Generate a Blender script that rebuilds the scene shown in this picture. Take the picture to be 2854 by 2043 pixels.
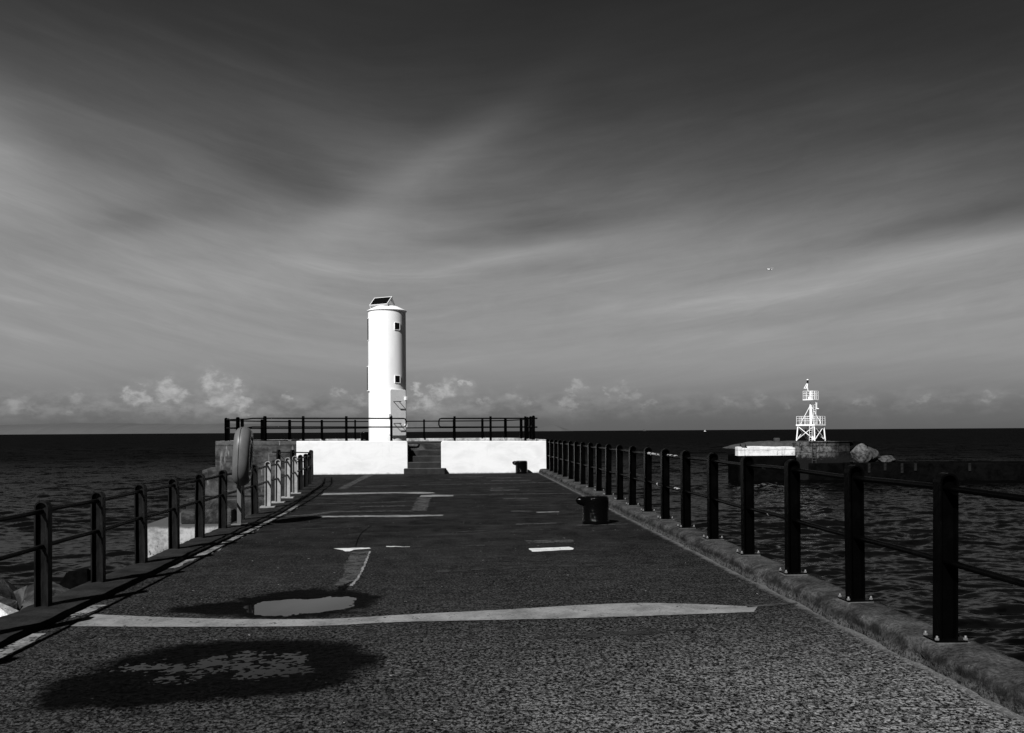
import bpy, bmesh, math, random
import numpy as np
from mathutils import Vector, Matrix, Euler

for o in list(bpy.data.objects):
    bpy.data.objects.remove(o, do_unlink=True)
scene = bpy.context.scene
COL = scene.collection
R = math.radians
random.seed(7)

# ------------------------------------------------------------------ camera
cam_d = bpy.data.cameras.new("camera")
cam_d.sensor_width = 36.0
cam_d.lens = 31.73
cam_d.shift_y = 0.0631
cam_d.clip_start = 0.05
cam_d.clip_end = 90000
cam = bpy.data.objects.new("camera", cam_d)
COL.objects.link(cam)
cam.matrix_world = (Matrix.Translation((0, 0, 1.6)) @ Matrix.Rotation(R(-3.505), 4, 'Z')
                    @ Matrix.Rotation(R(90), 4, 'X') @ Matrix.Rotation(-math.atan(.0063), 4, 'Z'))
scene.camera = cam

# ------------------------------------------------------------------ node helper
class G:
    def __init__(self, nt):
        self.nt = nt
    def n(self, typ, **kw):
        nd = self.nt.nodes.new(typ)
        for k, v in kw.items():
            setattr(nd, k, v)
        return nd
    def put(self, sock, v):
        if v is None:
            return
        if hasattr(v, 'is_output') or isinstance(v, bpy.types.NodeSocket):
            self.nt.links.new(v, sock)
        else:
            sock.default_value = v
    def m(self, op, a, b=None, c=None, clamp=False):
        nd = self.n('ShaderNodeMath', operation=op, use_clamp=clamp)
        for s, v in zip(nd.inputs, (a, b, c)):
            self.put(s, v)
        return nd.outputs[0]
    def v(self, op, a, b=None, scale=None):
        nd = self.n('ShaderNodeVectorMath', operation=op)
        self.put(nd.inputs[0], a)
        self.put(nd.inputs[1], b)
        if scale is not None:
            self.put(nd.inputs['Scale'], scale)
        return nd.outputs['Value'] if op in ('DISTANCE', 'LENGTH', 'DOT_PRODUCT') else nd.outputs['Vector']
    def xyz(self, x, y, z=0.0):
        nd = self.n('ShaderNodeCombineXYZ')
        for s, v in zip(nd.inputs, (x, y, z)):
            self.put(s, v)
        return nd.outputs[0]
    def sep(self, v):
        nd = self.n('ShaderNodeSeparateXYZ')
        self.put(nd.inputs[0], v)
        return nd.outputs
    def noise(self, vec, scale, detail=4.0, rough=.55, dist=0.0):
        nd = self.n('ShaderNodeTexNoise')
        self.put(nd.inputs['Vector'], vec)
        nd.inputs['Scale'].default_value = scale
        nd.inputs['Detail'].default_value = detail
        nd.inputs['Roughness'].default_value = rough
        nd.inputs['Distortion'].default_value = dist
        return nd.outputs['Fac']
    def vor(self, vec, scale, out='Distance'):
        nd = self.n('ShaderNodeTexVoronoi')
        self.put(nd.inputs['Vector'], vec)
        nd.inputs['Scale'].default_value = scale
        return nd.outputs[out]
    def rng(self, v, a, b, c=0.0, d=1.0, smooth=True):
        nd = self.n('ShaderNodeMapRange', clamp=True)
        nd.interpolation_type = 'SMOOTHSTEP' if smooth else 'LINEAR'
        for s, x in zip(nd.inputs, (v, a, b, c, d)):
            self.put(s, x)
        return nd.outputs[0]
    def mix(self, f, a, b):          # scalar mix
        return self.m('ADD', a, self.m('MULTIPLY', f, self.m('SUBTRACT', b, a)))
    def grey(self, v):
        nd = self.n('ShaderNodeCombineColor')
        for s in nd.inputs[:3]:
            self.put(s, v)
        return nd.outputs[0]
    def curve(self, v, pts, lo, hi):  # piecewise-linear lookup of pts [(x, y)]
        nd = self.n('ShaderNodeFloatCurve')
        cm = nd.mapping
        cu = cm.curves[0]
        while len(cu.points) < len(pts):
            cu.points.new(.5, .5)
        for p, (x, y) in zip(cu.points, pts):
            p.location = ((x - lo) / (hi - lo), y)
            p.handle_type = 'AUTO_CLAMPED'
        cm.update()
        self.put(nd.inputs['Value'], self.rng(v, lo, hi, 0, 1, False))
        return nd.outputs[0]

# ------------------------------------------------------------------ world: red-filtered daylight sky with cirrus and low cumulus
SUN_EL, SUN_AZ = 42.0, 32.0          # sun stands behind and to the left of the camera
SKY_STRENGTH = 0.1
world = bpy.data.worlds.new("World")
scene.world = world
world.use_nodes = True
wt = world.node_tree
wt.nodes.clear()
g = G(wt)
sky = g.n('ShaderNodeTexSky', sky_type='NISHITA', sun_disc=False)
sky.sun_elevation = R(SUN_EL)
sky.sun_rotation = R(180 + SUN_AZ)
sky.altitude = 0
sky.air_density = 1.0
sky.dust_density = 1.0
sepc = g.n('ShaderNodeSeparateColor')
wt.links.new(sky.outputs[0], sepc.inputs[0])
red = sepc.outputs[0]
d = g.n('ShaderNodeTexCoord').outputs['Generated']
dx, dy, dz = g.sep(d)
el = g.m('MULTIPLY', g.m('ARCSINE', dz), 57.2958)
az = g.m('MULTIPLY', g.m('ARCTAN2', dx, dy), 57.2958)
azc = g.m('MINIMUM', g.m('MAXIMUM', az, -60), 60)
# long cirrus streaks rising to the right
az6 = g.m('ADD', azc, 6.0)
sabs = g.m('SQRT', g.m('ADD', g.m('MULTIPLY', az6, az6), 30.0))
tilt = g.m('SUBTRACT', el, g.m('SUBTRACT', g.m('MULTIPLY', sabs, .21), g.m('MULTIPLY', az6, .07)))   # streaks fan out left and right
warp = g.noise(g.xyz(g.m('MULTIPLY', az, .05), g.m('MULTIPLY', el, .09)), 1.0, 3)
st1 = g.noise(g.xyz(g.m('MULTIPLY', az, .035), g.m('ADD', g.m('MULTIPLY', tilt, .30), g.m('MULTIPLY', warp, 1.6))), 1.0, 5, .55, .3)
st2 = g.noise(g.xyz(g.m('ADD', g.m('MULTIPLY', az, .07), 7.3), g.m('MULTIPLY', tilt, .75)), 1.0, 6, .6, .5)
broad = g.noise(g.xyz(g.m('ADD', g.m('MULTIPLY', az, .06), 3.1), g.m('MULTIPLY', el, .11)), 1.0, 3, .5)
soft = g.rng(el, 1.5, 9, .15, 1)
shift = g.m('ADD', g.m('MULTIPLY', g.m('SUBTRACT', st1, .5), 4.0),
            g.m('ADD', g.m('MULTIPLY', g.m('SUBTRACT', st2, .5), 3.6), g.m('MULTIPLY', g.m('SUBTRACT', broad, .5), 3.0)))
# individual cirrus bands: azimuth, elevation, half length, half width, slope (deg), lift (negative = brighter)
BANDS = [(4.2, 11.1, 5.5, .45, 9, -1.5), (4.5, 12.8, 6.0, .8, 8, 1.6), (5.0, 10.1, 5.0, .5, 5, .9), (-3.0, 15.2, 10.5, 1.5, 33, -1.3), (-9.5, 15.6, 5.0, 1.9, -10, 1.8),
         (-19.0, 12.2, 5.0, 1.1, 14, 1.6), (-28.5, 15.5, 4.2, 3.2, -25, -2.6), (26.0, 9.4, 13.0, .7, 7, -2.0), (29.0, 11.6, 9.0, .8, 8, 1.6), (16.0, 8.0, 9.0, .6, 5, -.9),
         (24.0, 7.2, 9.0, .5, 6, 1.1), (-14.0, 9.5, 9.0, 1.3, 4, -1.6), (12.0, 5.4, 9.0, .5, 5, -.7), (-27.5, 4.6, 1.6, .22, -3, 1.6), (2.5, 19.0, 6, 1.0, 28, -.8)]
wa = g.m('MULTIPLY', g.m('SUBTRACT', warp, .5), 2.5)
bsum = 0.0
for a0, e0, L0, W0, sl, amp in BANDS:
    ca, sa = math.cos(R(sl)), math.sin(R(sl))
    ua = g.m('SUBTRACT', az, a0)
    ve = g.m('SUBTRACT', g.m('ADD', el, g.m('MULTIPLY', wa, min(1.0, W0 * .7))), e0)
    u_ = g.m('DIVIDE', g.m('ADD', g.m('MULTIPLY', ua, ca), g.m('MULTIPLY', ve, sa)), L0)
    v_ = g.m('DIVIDE', g.m('SUBTRACT', g.m('MULTIPLY', ve, ca), g.m('MULTIPLY', ua, sa)), W0)
    gs = g.m('EXPONENT', g.m('MULTIPLY', g.m('ADD', g.m('MULTIPLY', u_, u_), g.m('MULTIPLY', v_, v_)), -1.0))
    fe = g.m('MULTIPLY', g.m('MULTIPLY', gs, amp), g.m('ADD', .55, g.m('MULTIPLY', st2, .9)))
    shift = g.m('ADD', shift, fe)
    bsum = g.m('ADD', bsum, fe)
# brighter towards the left, darker towards the right of the view
el2 = g.m('ADD', el, g.m('ADD', g.m('MULTIPLY', soft, shift), g.m('MULTIPLY', g.m('MULTIPLY', azc, .075), g.rng(el, 3, 14))))
TONE = [(-5, .125), (0, .128), (.7, .140), (1.8, .185), (3.5, .270), (5.5, .31), (8, .305), (10.5, .285), (13, .212), (15.5, .136), (18.5, .080), (21.5, .047), (25.5, .030), (32, .021), (60, .016), (90, .014)]
tone = g.curve(el2, TONE, -5, 90)
# wispy bright bands
st3 = g.noise(g.xyz(g.m('ADD', g.m('MULTIPLY', az, .10), 1.7), g.m('MULTIPLY', tilt, 1.7)), 1.0, 6, .62, .6)
fine = g.m('ADD', g.m('MULTIPLY', g.m('SUBTRACT', st2, .5), .45), g.m('MULTIPLY', g.m('SUBTRACT', st3, .5), .20))
st4 = g.noise(g.xyz(g.m('ADD', g.m('MULTIPLY', az, .30), 9.0), g.m('MULTIPLY', tilt, 1.15)), 1.0, 8, .66, .9)
fine = g.m('ADD', fine, g.m('MULTIPLY', g.m('SUBTRACT', st4, .5), .26))
fine = g.m('SUBTRACT', fine, g.m('MULTIPLY', bsum, .06))
tone = g.m('MULTIPLY', tone, g.m('ADD', 1.0, g.m('MULTIPLY', fine, g.m('MULTIPLY', soft, g.rng(el, 15, 24, 1, .35)))))
band = g.rng(st2, .56, .74)
tone = g.m('MULTIPLY', tone, g.m('ADD', 1.0, g.m('MULTIPLY', g.m('MULTIPLY', band, soft), .08)))
# cumulus heads on the horizon: (azimuth, elevation, width)
HEADS = [(-14.8, 3.15, .95), (-13.5, 2.95, .75), (-14.2, 2.2, 1.15), (-13.2, 1.9, .85), (-17.3, 2.65, .95), (-16.5, 2.2, .9), (-19.3, 2.95, .5), (-19.0, 2.3, .9),
         (-10.4, 2.1, .45), (-22.2, 2.0, .8), (-25.0, 1.6, .9), (-27.0, 1.4, .8), (-7.4, 2.6, .55), (-6.2, 2.3, .8),
         (-2.5, 2.85, .6), (-.8, 2.75, 1.05), (.4, 3.0, .38), (-1.9, 2.0, 1.1), (1.7, 2.2, .5), (3.4, 2.35, .75), (4.4, 1.9, .5), (7.5, 2.75, .62), (7.2, 2.0, .8),
         (9.5, 2.5, .4), (10.8, 2.4, .78), (12.0, 1.6, .5), (17.2, 1.7, .55), (18.8, 1.9, .6), (20.6, 1.7, .45), (24.6, 1.75, .6), (27.9, 1.75, .55), (31.2, 1.95, .45)]
cw = g.n('ShaderNodeTexNoise')
cw.inputs['Scale'].default_value = 1.0
cw.inputs['Detail'].default_value = 7
cw.inputs['Roughness'].default_value = .6
wt.links.new(g.xyz(g.m('MULTIPLY', az, .85), g.m('MULTIPLY', el, 1.25)), cw.inputs['Vector'])
cv = g.v('ADD', g.xyz(az, g.m('MULTIPLY', el, 1.3)), g.v('SCALE', g.v('SUBTRACT', cw.outputs['Color'], (.5, .5, .5)), scale=3.3))
cvx, cvy, _ = g.sep(cv)
cv = g.xyz(cvx, cvy, 0)
heads = None
base_ = None
for a, e, w in HEADS:
    dd = g.rng(g.v('DISTANCE', cv, (a, e * 1.3 - .1, 0)), w * .08, w * .95, 1.0, 0.0)
    wgt = float(np.interp(a, [-28, -21, -19, -12, -10, -5, -3, .6, 2, 5, 7, 11, 13, 32], [.35, .45, .9, 1.0, .5, .5, 1.0, 1.0, .4, .4, .75, .7, .5, .6]))
    dd = g.m('MULTIPLY', dd, wgt)
    heads = dd if heads is None else g.m('MAXIMUM', heads, dd)
    d2 = g.rng(g.v('DISTANCE', cv, (a + .2, (e - w * .7) * 1.3, 0)), 0.0, w * 2.8, 1.0, 0.0)
    d2 = g.m('MULTIPLY', d2, wgt)
    base_ = d2 if base_ is None else g.m('MAXIMUM', base_, d2)
tex = g.noise(g.xyz(g.m('MULTIPLY', az, 2.2), g.m('MULTIPLY', el, 3.0), 2.0), 1.0, 6, .6)
heads = g.m('MULTIPLY', heads, g.rng(tex, .28, .60, .55, 1.0))
bank = g.m('MULTIPLY', g.rng(g.noise(g.xyz(g.m('MULTIPLY', az, .6), g.m('MULTIPLY', el, 1.2), 4.0), 1.0, 6, .6), .40, .66),
           g.m('MULTIPLY', g.rng(el, .5, 1.3), g.rng(el, 1.6, 2.9, 1, 0)))
leftw = g.rng(az, -4, 16, 1.0, .5)
tone = g.m('ADD', tone, g.m('MULTIPLY', leftw, g.m('ADD', g.m('MULTIPLY', heads, .19), g.m('ADD', g.m('MULTIPLY', bank, .075), g.m('MULTIPLY', base_, g.m('MULTIPLY', tex, .10))))))
# sky dimmed to the sides and behind to cut ambient light on shaded surfaces
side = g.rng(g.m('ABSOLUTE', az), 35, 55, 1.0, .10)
redn = g.m('MULTIPLY', red, SKY_STRENGTH)
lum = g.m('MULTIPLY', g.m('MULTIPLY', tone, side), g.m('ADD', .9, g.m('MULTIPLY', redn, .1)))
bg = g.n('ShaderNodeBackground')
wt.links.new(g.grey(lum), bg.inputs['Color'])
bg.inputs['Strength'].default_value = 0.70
wo = g.n('ShaderNodeOutputWorld')
wt.links.new(bg.outputs[0], wo.inputs['Surface'])

# ------------------------------------------------------------------ sun, exposure
sd = bpy.data.lights.new("sun", 'SUN')
sd.energy = 4.6
sd.angle = R(.53)
sun = bpy.data.objects.new("sun", sd)
COL.objects.link(sun)
sv = Vector((-math.sin(R(SUN_AZ)) * math.cos(R(SUN_EL)), -math.cos(R(SUN_AZ)) * math.cos(R(SUN_EL)), math.sin(R(SUN_EL))))
sun.rotation_euler = sv.to_track_quat('Z', 'Y').to_euler()
sun.location = sv * 60
scene.view_settings.view_transform = 'Standard'
scene.view_settings.look = 'None'
scene.view_settings.exposure = 0.5
scene.view_settings.gamma = 1.0
scene.view_settings.use_curve_mapping = False
scene.cycles.max_bounces = 6

# ------------------------------------------------------------------ numpy value noise
def _h(ix, iy, s):
    n = (ix.astype(np.int64) * 374761393 + iy.astype(np.int64) * 668265263 + s * 1442695041) & 0x7fffffff
    n = ((n ^ (n >> 13)) * 1274126177) & 0x7fffffff
    return ((n ^ (n >> 16)) & 0xffff) / 65535.0
def vnoise(x, y, s=0):
    x = np.asarray(x, float); y = np.asarray(y, float)
    ix, iy = np.floor(x), np.floor(y)
    fx, fy = x - ix, y - iy
    fx = fx * fx * (3 - 2 * fx); fy = fy * fy * (3 - 2 * fy)
    a, b, c, e = _h(ix, iy, s), _h(ix + 1, iy, s), _h(ix, iy + 1, s), _h(ix + 1, iy + 1, s)
    return (a + (b - a) * fx) * (1 - fy) + (c + (e - c) * fx) * fy - .5
def fbm(x, y, o=4, s=0):
    t, a = 0, 1.0
    for k in range(o):
        t = t + a * vnoise(x * 2 ** k + 17 * k, y * 2 ** k - 9 * k, s + k); a *= .5
    return t

# ------------------------------------------------------------------ materials
MATS = {}
def mat(name, base=.5, rough=.6, spec=.5, build=None, metal=0.0):
    if name in MATS:
        return MATS[name]
    m = bpy.data.materials.new(name)
    m.use_nodes = True
    nt = m.node_tree
    b = nt.nodes['Principled BSDF']
    b.inputs['Base Color'].default_value = (base, base, base, 1)
    b.inputs['Roughness'].default_value = rough
    b.inputs['Specular IOR Level'].default_value = spec
    b.inputs['Metallic'].default_value = metal
    if build:
        build(G(nt), b)
    MATS[name] = m
    return m
def obco(gg):
    return gg.n('ShaderNodeTexCoord').outputs['Object']
def worldco(gg):
    return gg.n('ShaderNodeNewGeometry').outputs['Position']
def bump(gg, b, h, strength, dist=.01):
    nd = gg.n('ShaderNodeBump')
    nd.inputs['Strength'].default_value = strength
    nd.inputs['Distance'].default_value = dist
    gg.put(nd.inputs['Height'], h)
    gg.nt.links.new(nd.outputs[0], b.inputs['Normal'])

def ell(gg, p, cx, cy, rx, ry, nz, amp):
    x, y, _ = gg.sep(p)
    a = gg.m('DIVIDE', gg.m('SUBTRACT', x, cx), rx)
    c = gg.m('DIVIDE', gg.m('SUBTRACT', y, cy), ry)
    dd = gg.m('SQRT', gg.m('ADD', gg.m('MULTIPLY', a, a), gg.m('MULTIPLY', c, c)))
    return gg.m('ADD', dd, gg.m('MULTIPLY', gg.m('SUBTRACT', nz, .5), amp))

def deck_nodes(gg, b):
    p = worldco(gg)
    x, y, z = gg.sep(p)
    big = gg.noise(p, .55, 4, .6)
    mid = gg.noise(gg.v('MULTIPLY', p, (1, .8, 1)), 2.3, 6, .65, .4)
    str_ = gg.noise(gg.v('MULTIPLY', p, (.35, 1.0, 1)), 3.0, 5, .65, .3)
    gr = gg.noise(p, 75, 3, .7)
    gr2 = gg.noise(gg.v('MULTIPLY', p, (.8, .66, 1)), 47, 6, .78, .5)
    pit = gg.m('MULTIPLY', gg.rng(gr2, .455, .535), gg.rng(gg.noise(gg.v('MULTIPLY', p, (.7, 1, 1)), 9, 5, .7), .32, .58, .35, 1.15))
    # paler aggregate towards the right kerb and the near end
    pale_zone = gg.m('MULTIPLY', gg.rng(gg.m('ADD', x, gg.m('MULTIPLY', gg.m('SUBTRACT', big, .5), 3.5)), -1.6, 2.4),
                gg.rng(gg.m('ADD', y, gg.m('MULTIPLY', gg.m('SUBTRACT', mid, .5), 3.0)), 4.6, 8.2, 1, 0))
    pale_zone = gg.m('MULTIPLY', pale_zone, gg.rng(mid, .25, .6, .45, 1))
    basec = gg.m('ADD', .0018, gg.m('MULTIPLY', gg.rng(mid, .32, .70), .010))
    basec = gg.m('ADD', basec, gg.m('MULTIPLY', gg.rng(big, .35, .7), .006))
    basec = gg.m('ADD', basec, gg.m('MULTIPLY', gg.rng(str_, .5, .72), .011))
    near = gg.rng(y, 5.0, 16.0, 1, 0)
    hi = gg.m('ADD', .012, gg.m('ADD', gg.m('MULTIPLY', near, .055), gg.m('MULTIPLY', pale_zone, .20)))
    grain = gg.m('MULTIPLY', pit, gg.rng(gr, .34, .60, .22, 1.0))
    c = gg.m('ADD', gg.m('MULTIPLY', basec, gg.mix(near, 1.0, .30)), gg.m('MULTIPLY', hi, grain))
    # scattered white chips
    chip = gg.m('MULTIPLY', gg.rng(gg.noise(p, 21, 2, .5), .715, .735), gg.rng(gg.noise(p, 3.1, 2), .5, .62))
    c = gg.mix(chip, c, .36)
    # pale dust along the foot of the kerb
    foot = gg.rng(gg.m('ADD', x, gg.m('MULTIPLY', gg.m('SUBTRACT', gg.noise(p, 5, 5, .7), .5), .22)), 3.02, 3.12)
    c = gg.mix(gg.m('MULTIPLY', foot, .75), c, gg.m('ADD', .06, gg.m('MULTIPLY', gr2, .12)))
    # damp halos around the two puddles
    wn = gg.noise(p, 3.2, 6, .6)
    w1 = gg.rng(ell(gg, p, -1.45, 8.58, .78, .80, wn, .85), .74, 1.03, 1, 0)
    w1b = gg.rng(ell(gg, p, -1.95, 8.40, .72, .36, wn, .6), .78, 1.03, 1, 0)
    w2 = gg.m('MAXIMUM', gg.rng(ell(gg, p, -1.52, 6.30, 1.06, .92, wn, .50), .80, 1.02, 1, 0), gg.rng(ell(gg, p, -2.05, 5.85, .66, .58, wn, .6), .74, 1.02, 1, 0))
    w3 = gg.rng(ell(gg, p, -1.18, 9.45, .07, .42, wn, 1.3), .6, 1.0, 1, 0)
    w = gg.m('MAXIMUM', gg.m('MAXIMUM', w1, w1b), gg.m('MAXIMUM', w2, w3))
    c = gg.m('MULTIPLY', c, gg.mix(w, 1.0, .06))
    gg.nt.links.new(gg.grey(c), b.inputs['Base Color'])
    gg.nt.links.new(gg.mix(w, .95, .62), b.inputs['Roughness'])
    gg.nt.links.new(gg.mix(w, .015, .02), b.inputs['Specular IOR Level'])
    hgt = gg.m('ADD', gg.m('MULTIPLY', gr, .4), gg.m('MULTIPLY', pit, .6))
    bump(gg, b, hgt, .6, .006)
M_deck = mat('exposed_aggregate', build=deck_nodes)

def concrete(lo, hi, scale=2.0, grain=40.0, rough=.9, spec=.04, bstr=.45):
    def f(gg, b):
        p = worldco(gg)
        a = gg.noise(p, scale, 6, .65, .4)
        c = gg.noise(p, grain, 3, .7)
        t = gg.m('ADD', gg.m('MULTIPLY', gg.rng(a, .3, .7), .65), gg.m('MULTIPLY', gg.rng(c, .3, .72), .35))
        gg.nt.links.new(gg.grey(gg.mix(t, lo, hi)), b.inputs['Base Color'])
        bump(gg, b, gg.m('ADD', a, gg.m('MULTIPLY', c, .5)), bstr, .01)
        b.inputs['Roughness'].default_value = rough
        b.inputs['Specular IOR Level'].default_value = spec
    return f
def kerbnodes(gg, b):
    p = worldco(gg)
    x, y, z = gg.sep(p)
    a = gg.noise(p, 3.2, 6, .68, .5)
    f = gg.noise(p, 38, 4, .75)
    f2 = gg.noise(p, 90, 2, .6)
    fl = gg.rng(gg.noise(p, 26, 2), .70, .73)
    c = gg.mix(gg.rng(a, .32, .68), .020, .062)
    c = gg.m('MULTIPLY', c, gg.rng(f, .28, .66, .35, 1.45))
    moss = gg.m('MULTIPLY', gg.rng(gg.m('ADD', z, gg.m('MULTIPLY', gg.m('SUBTRACT', a, .5), .12)), .08, .14, 1, 0), gg.rng(gg.noise(p, 8, 5, .7), .38, .55))
    c = gg.mix(gg.m('MULTIPLY', moss, .75), c, .008)
    c = gg.mix(gg.m('MULTIPLY', fl, gg.rng(a, .45, .55)), c, .16)
    dust = gg.m('MULTIPLY', gg.rng(z, .03, .07, 1, 0), gg.rng(f, .4, .6))
    c = gg.mix(gg.m('MULTIPLY', dust, .6), c, .12)
    gg.nt.links.new(gg.grey(c), b.inputs['Base Color'])
    bump(gg, b, gg.m('ADD', gg.m('MULTIPLY', a, 1.2), gg.m('ADD', f, gg.m('MULTIPLY', f2, .4))), .8, .014)
    b.inputs['Roughness'].default_value = .95
    b.inputs['Specular IOR Level'].default_value = .02
M_kerb = mat('kerb_concrete', build=kerbnodes)
M_coping = mat('coping_concrete', build=concrete(.006, .030, 2.5, 45))
M_patch = mat('pale_repair_mortar', build=concrete(.085, .25, 2.6, 40))
M_patch_mid = mat('grey_repair_mortar', build=concrete(.022, .070, 4.0, 45))
M_faint = mat('faint_repair', build=concrete(.012, .034, 3.0, 45))
M_patch_white = mat('white_marking_paint', build=concrete(.38, .62, 7.0, 50))
M_strip = mat('mortar_strip', build=concrete(.03, .27, 4.5, 34))
def stepnodes(gg, b):
    concrete(.014, .034, 3.0, 30)(gg, b)
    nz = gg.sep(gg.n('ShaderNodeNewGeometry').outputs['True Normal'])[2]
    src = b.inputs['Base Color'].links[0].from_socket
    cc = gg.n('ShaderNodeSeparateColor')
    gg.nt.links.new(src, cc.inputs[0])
    # upward-facing treads are paler than the risers
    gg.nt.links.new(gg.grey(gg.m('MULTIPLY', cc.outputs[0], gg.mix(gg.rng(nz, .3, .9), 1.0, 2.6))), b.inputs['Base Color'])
M_step = mat('step_concrete', build=stepnodes)
M_grout = mat('grout', build=concrete(.05, .13, 8, 60))
def wear(m, sc, th, soft=.03):
    gg = G(m.node_tree)
    b = m.node_tree.nodes['Principled BSDF']
    p = worldco(gg)
    n = gg.m('ADD', gg.m('MULTIPLY', gg.noise(p, sc, 5, .7), .6), gg.m('MULTIPLY', gg.noise(p, sc * 5, 3, .7), .4))
    gg.nt.links.new(gg.rng(n, th - soft, th + soft, 1, 0), b.inputs['Alpha'])
wear(M_patch, 7, .60); wear(M_patch_mid, 6, .545); wear(M_patch_white, 9, .60); wear(M_strip, 6, .545); wear(M_faint, 5, .53)
M_crack = mat('crack_dark', base=.006, rough=1, spec=0)  # one even dark tone for the crack strips
M_plat = mat('platform_floor', build=concrete(.03, .07, 2, 30))
M_edge = mat('whitewashed_edge', build=concrete(.10, .62, 1.6, 12))

def greywall(gg, b):
    p = worldco(gg)
    x, y, z = gg.sep(p)
    a = gg.noise(gg.v('MULTIPLY', p, (1, 1, 2.6)), .9, 6, .65, .5)
    s = gg.noise(gg.v('MULTIPLY', p, (3.2, 3.2, .5)), 1.6, 5, .6)
    c = gg.mix(gg.rng(a, .36, .62), .014, .060)
    c = gg.m('MULTIPLY', c, gg.rng(gg.noise(p, 7, 5, .7), .3, .65, .6, 1.3))
    c = gg.m('ADD', c, gg.m('MULTIPLY', gg.m('MULTIPLY', gg.rng(s, .58, .68), gg.rng(gg.noise(p, .8, 2), .45, .6)), .14))
    c = gg.m('ADD', c, gg.m('MULTIPLY', gg.rng(z, 1.15, 1.2), .02))
    weed = gg.rng(gg.m('ADD', z, gg.m('MULTIPLY', gg.m('SUBTRACT', gg.noise(p, 1.2, 6, .7), .5), 2.4)), -1.5, -.6, 1, 0)
    c = gg.mix(weed, c, .010)
    gg.nt.links.new(gg.grey(c), b.inputs['Base Color'])
    bump(gg, b, a, .5, .03)
    b.inputs['Roughness'].default_value = .9
    b.inputs['Specular IOR Level'].default_value = .2
M_grey = mat('stained_concrete', build=greywall)

def footing(gg, b):
    p = worldco(gg)
    x, y, z = gg.sep(p)
    n1 = gg.noise(p, 1.1, 7, .7, .6)
    n2 = gg.noise(p, 6.0, 5, .7)
    c = gg.mix(gg.rng(n1, .42, .6), .012, .05)
    crust = gg.m('MULTIPLY', gg.rng(n2, .6, .68), gg.rng(n1, .5, .6))
    c = gg.mix(crust, c, .35)
    gg.nt.links.new(gg.grey(c), b.inputs['Base Color'])
    bump(gg, b, gg.m('ADD', n1, n2), .8, .06)
    b.inputs['Roughness'].default_value = .85
    b.inputs['Specular IOR Level'].default_value = .2
M_foot = mat('weed_stained_footing', build=footing)

def bleached(gg, b):
    p = worldco(gg)
    x, y, z = gg.sep(p)
    n1 = gg.noise(p, 1.4, 6, .65)
    bl = gg.rng(gg.noise(gg.v('MULTIPLY', p, (3.2, 3.2, 1.7)), 1.9, 4, .6), .57, .61)
    low = gg.rng(gg.m('ADD', z, gg.m('MULTIPLY', n1, .5)), -2.35, -1.75, 1, 0)
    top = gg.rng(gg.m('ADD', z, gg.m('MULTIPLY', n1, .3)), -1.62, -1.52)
    c = gg.mix(gg.rng(n1, .36, .62), .15, .33)
    c = gg.m('MULTIPLY', c, gg.rng(gg.noise(p, 9, 4, .7), .3, .6, .7, 1.1))
    c = gg.mix(gg.m('MULTIPLY', bl, low), c, .02)
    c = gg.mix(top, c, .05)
    gg.nt.links.new(gg.grey(c), b.inputs['Base Color'])
    bump(gg, b, n1, .3, .03)
    b.inputs['Roughness'].default_value = .9
M_bleach = mat('bleached_concrete', build=bleached)

def whitewall(gg, b):
    p = worldco(gg)
    x, y, z = gg.sep(p)
    a = gg.noise(gg.v('MULTIPLY', p, (.9, .9, 2.0)), 1.3, 6, .65, .5)
    s = gg.noise(gg.v('MULTIPLY', p, (6, 6, 1.0)), 1.2, 5, .65)
    crk = gg.rng(gg.noise(p, 9, 5, .7), .68, .74)
    c = gg.mix(gg.rng(a, .40, .70), .70, .61)
    c = gg.mix(gg.m('MULTIPLY', gg.rng(s, .56, .72), gg.rng(z, .1, 1.25)), c, .60)
    c = gg.mix(gg.m('MULTIPLY', crk, gg.rng(a, .46, .6)), c, .48)
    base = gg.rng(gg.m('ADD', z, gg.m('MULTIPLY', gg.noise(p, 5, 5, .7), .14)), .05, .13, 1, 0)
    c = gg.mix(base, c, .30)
    gg.nt.links.new(gg.grey(c), b.inputs['Base Color'])
    bump(gg, b, gg.m('ADD', a, gg.m('MULTIPLY', gg.noise(p, 25, 3), .4)), .35, .015)
    b.inputs['Roughness'].default_value = .8
    b.inputs['Specular IOR Level'].default_value = .2
M_white = mat('whitewash', build=whitewall)

def towerpaint(gg, b):
    p = worldco(gg)
    a = gg.noise(gg.v('MULTIPLY', p, (2, 2, .5)), 1.5, 5, .6)
    gg.nt.links.new(gg.grey(gg.mix(gg.rng(a, .4, .75), .77, .70)), b.inputs['Base Color'])
    b.inputs['Roughness'].default_value = .9
    b.inputs['Specular IOR Level'].default_value = .0
M_tower = mat('tower_paint', build=towerpaint)
M_doorpaint = mat('door_paint', build=concrete(.60, .70, 6, 40, .9, .0, .03))
M_dark = mat('dark_opening', base=.004, rough=.5, spec=.2)
M_solar = mat('solar_cells', base=.003, rough=.3, spec=.15)
M_alu = mat('white_metal', base=.60, rough=.45, spec=.4)
M_steelgrey = mat('grey_steel', base=.03, rough=.5, spec=.3)

def blackpaint(gg, b):
    p = obco(gg)
    n1 = gg.noise(p, 22, 4, .6)
    n2 = gg.noise(p, 3.0, 5, .6)
    gg.nt.links.new(gg.grey(gg.mix(gg.rng(n2, .45, .75), .0008, .0024)), b.inputs['Base Color'])
    bump(gg, b, n1, .5, .006)
    gg.nt.links.new(gg.mix(n2, .2, .42), b.inputs['Roughness'])
    b.inputs['Specular IOR Level'].default_value = .025
M_black = mat('black_gloss_paint', build=blackpaint)

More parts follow.
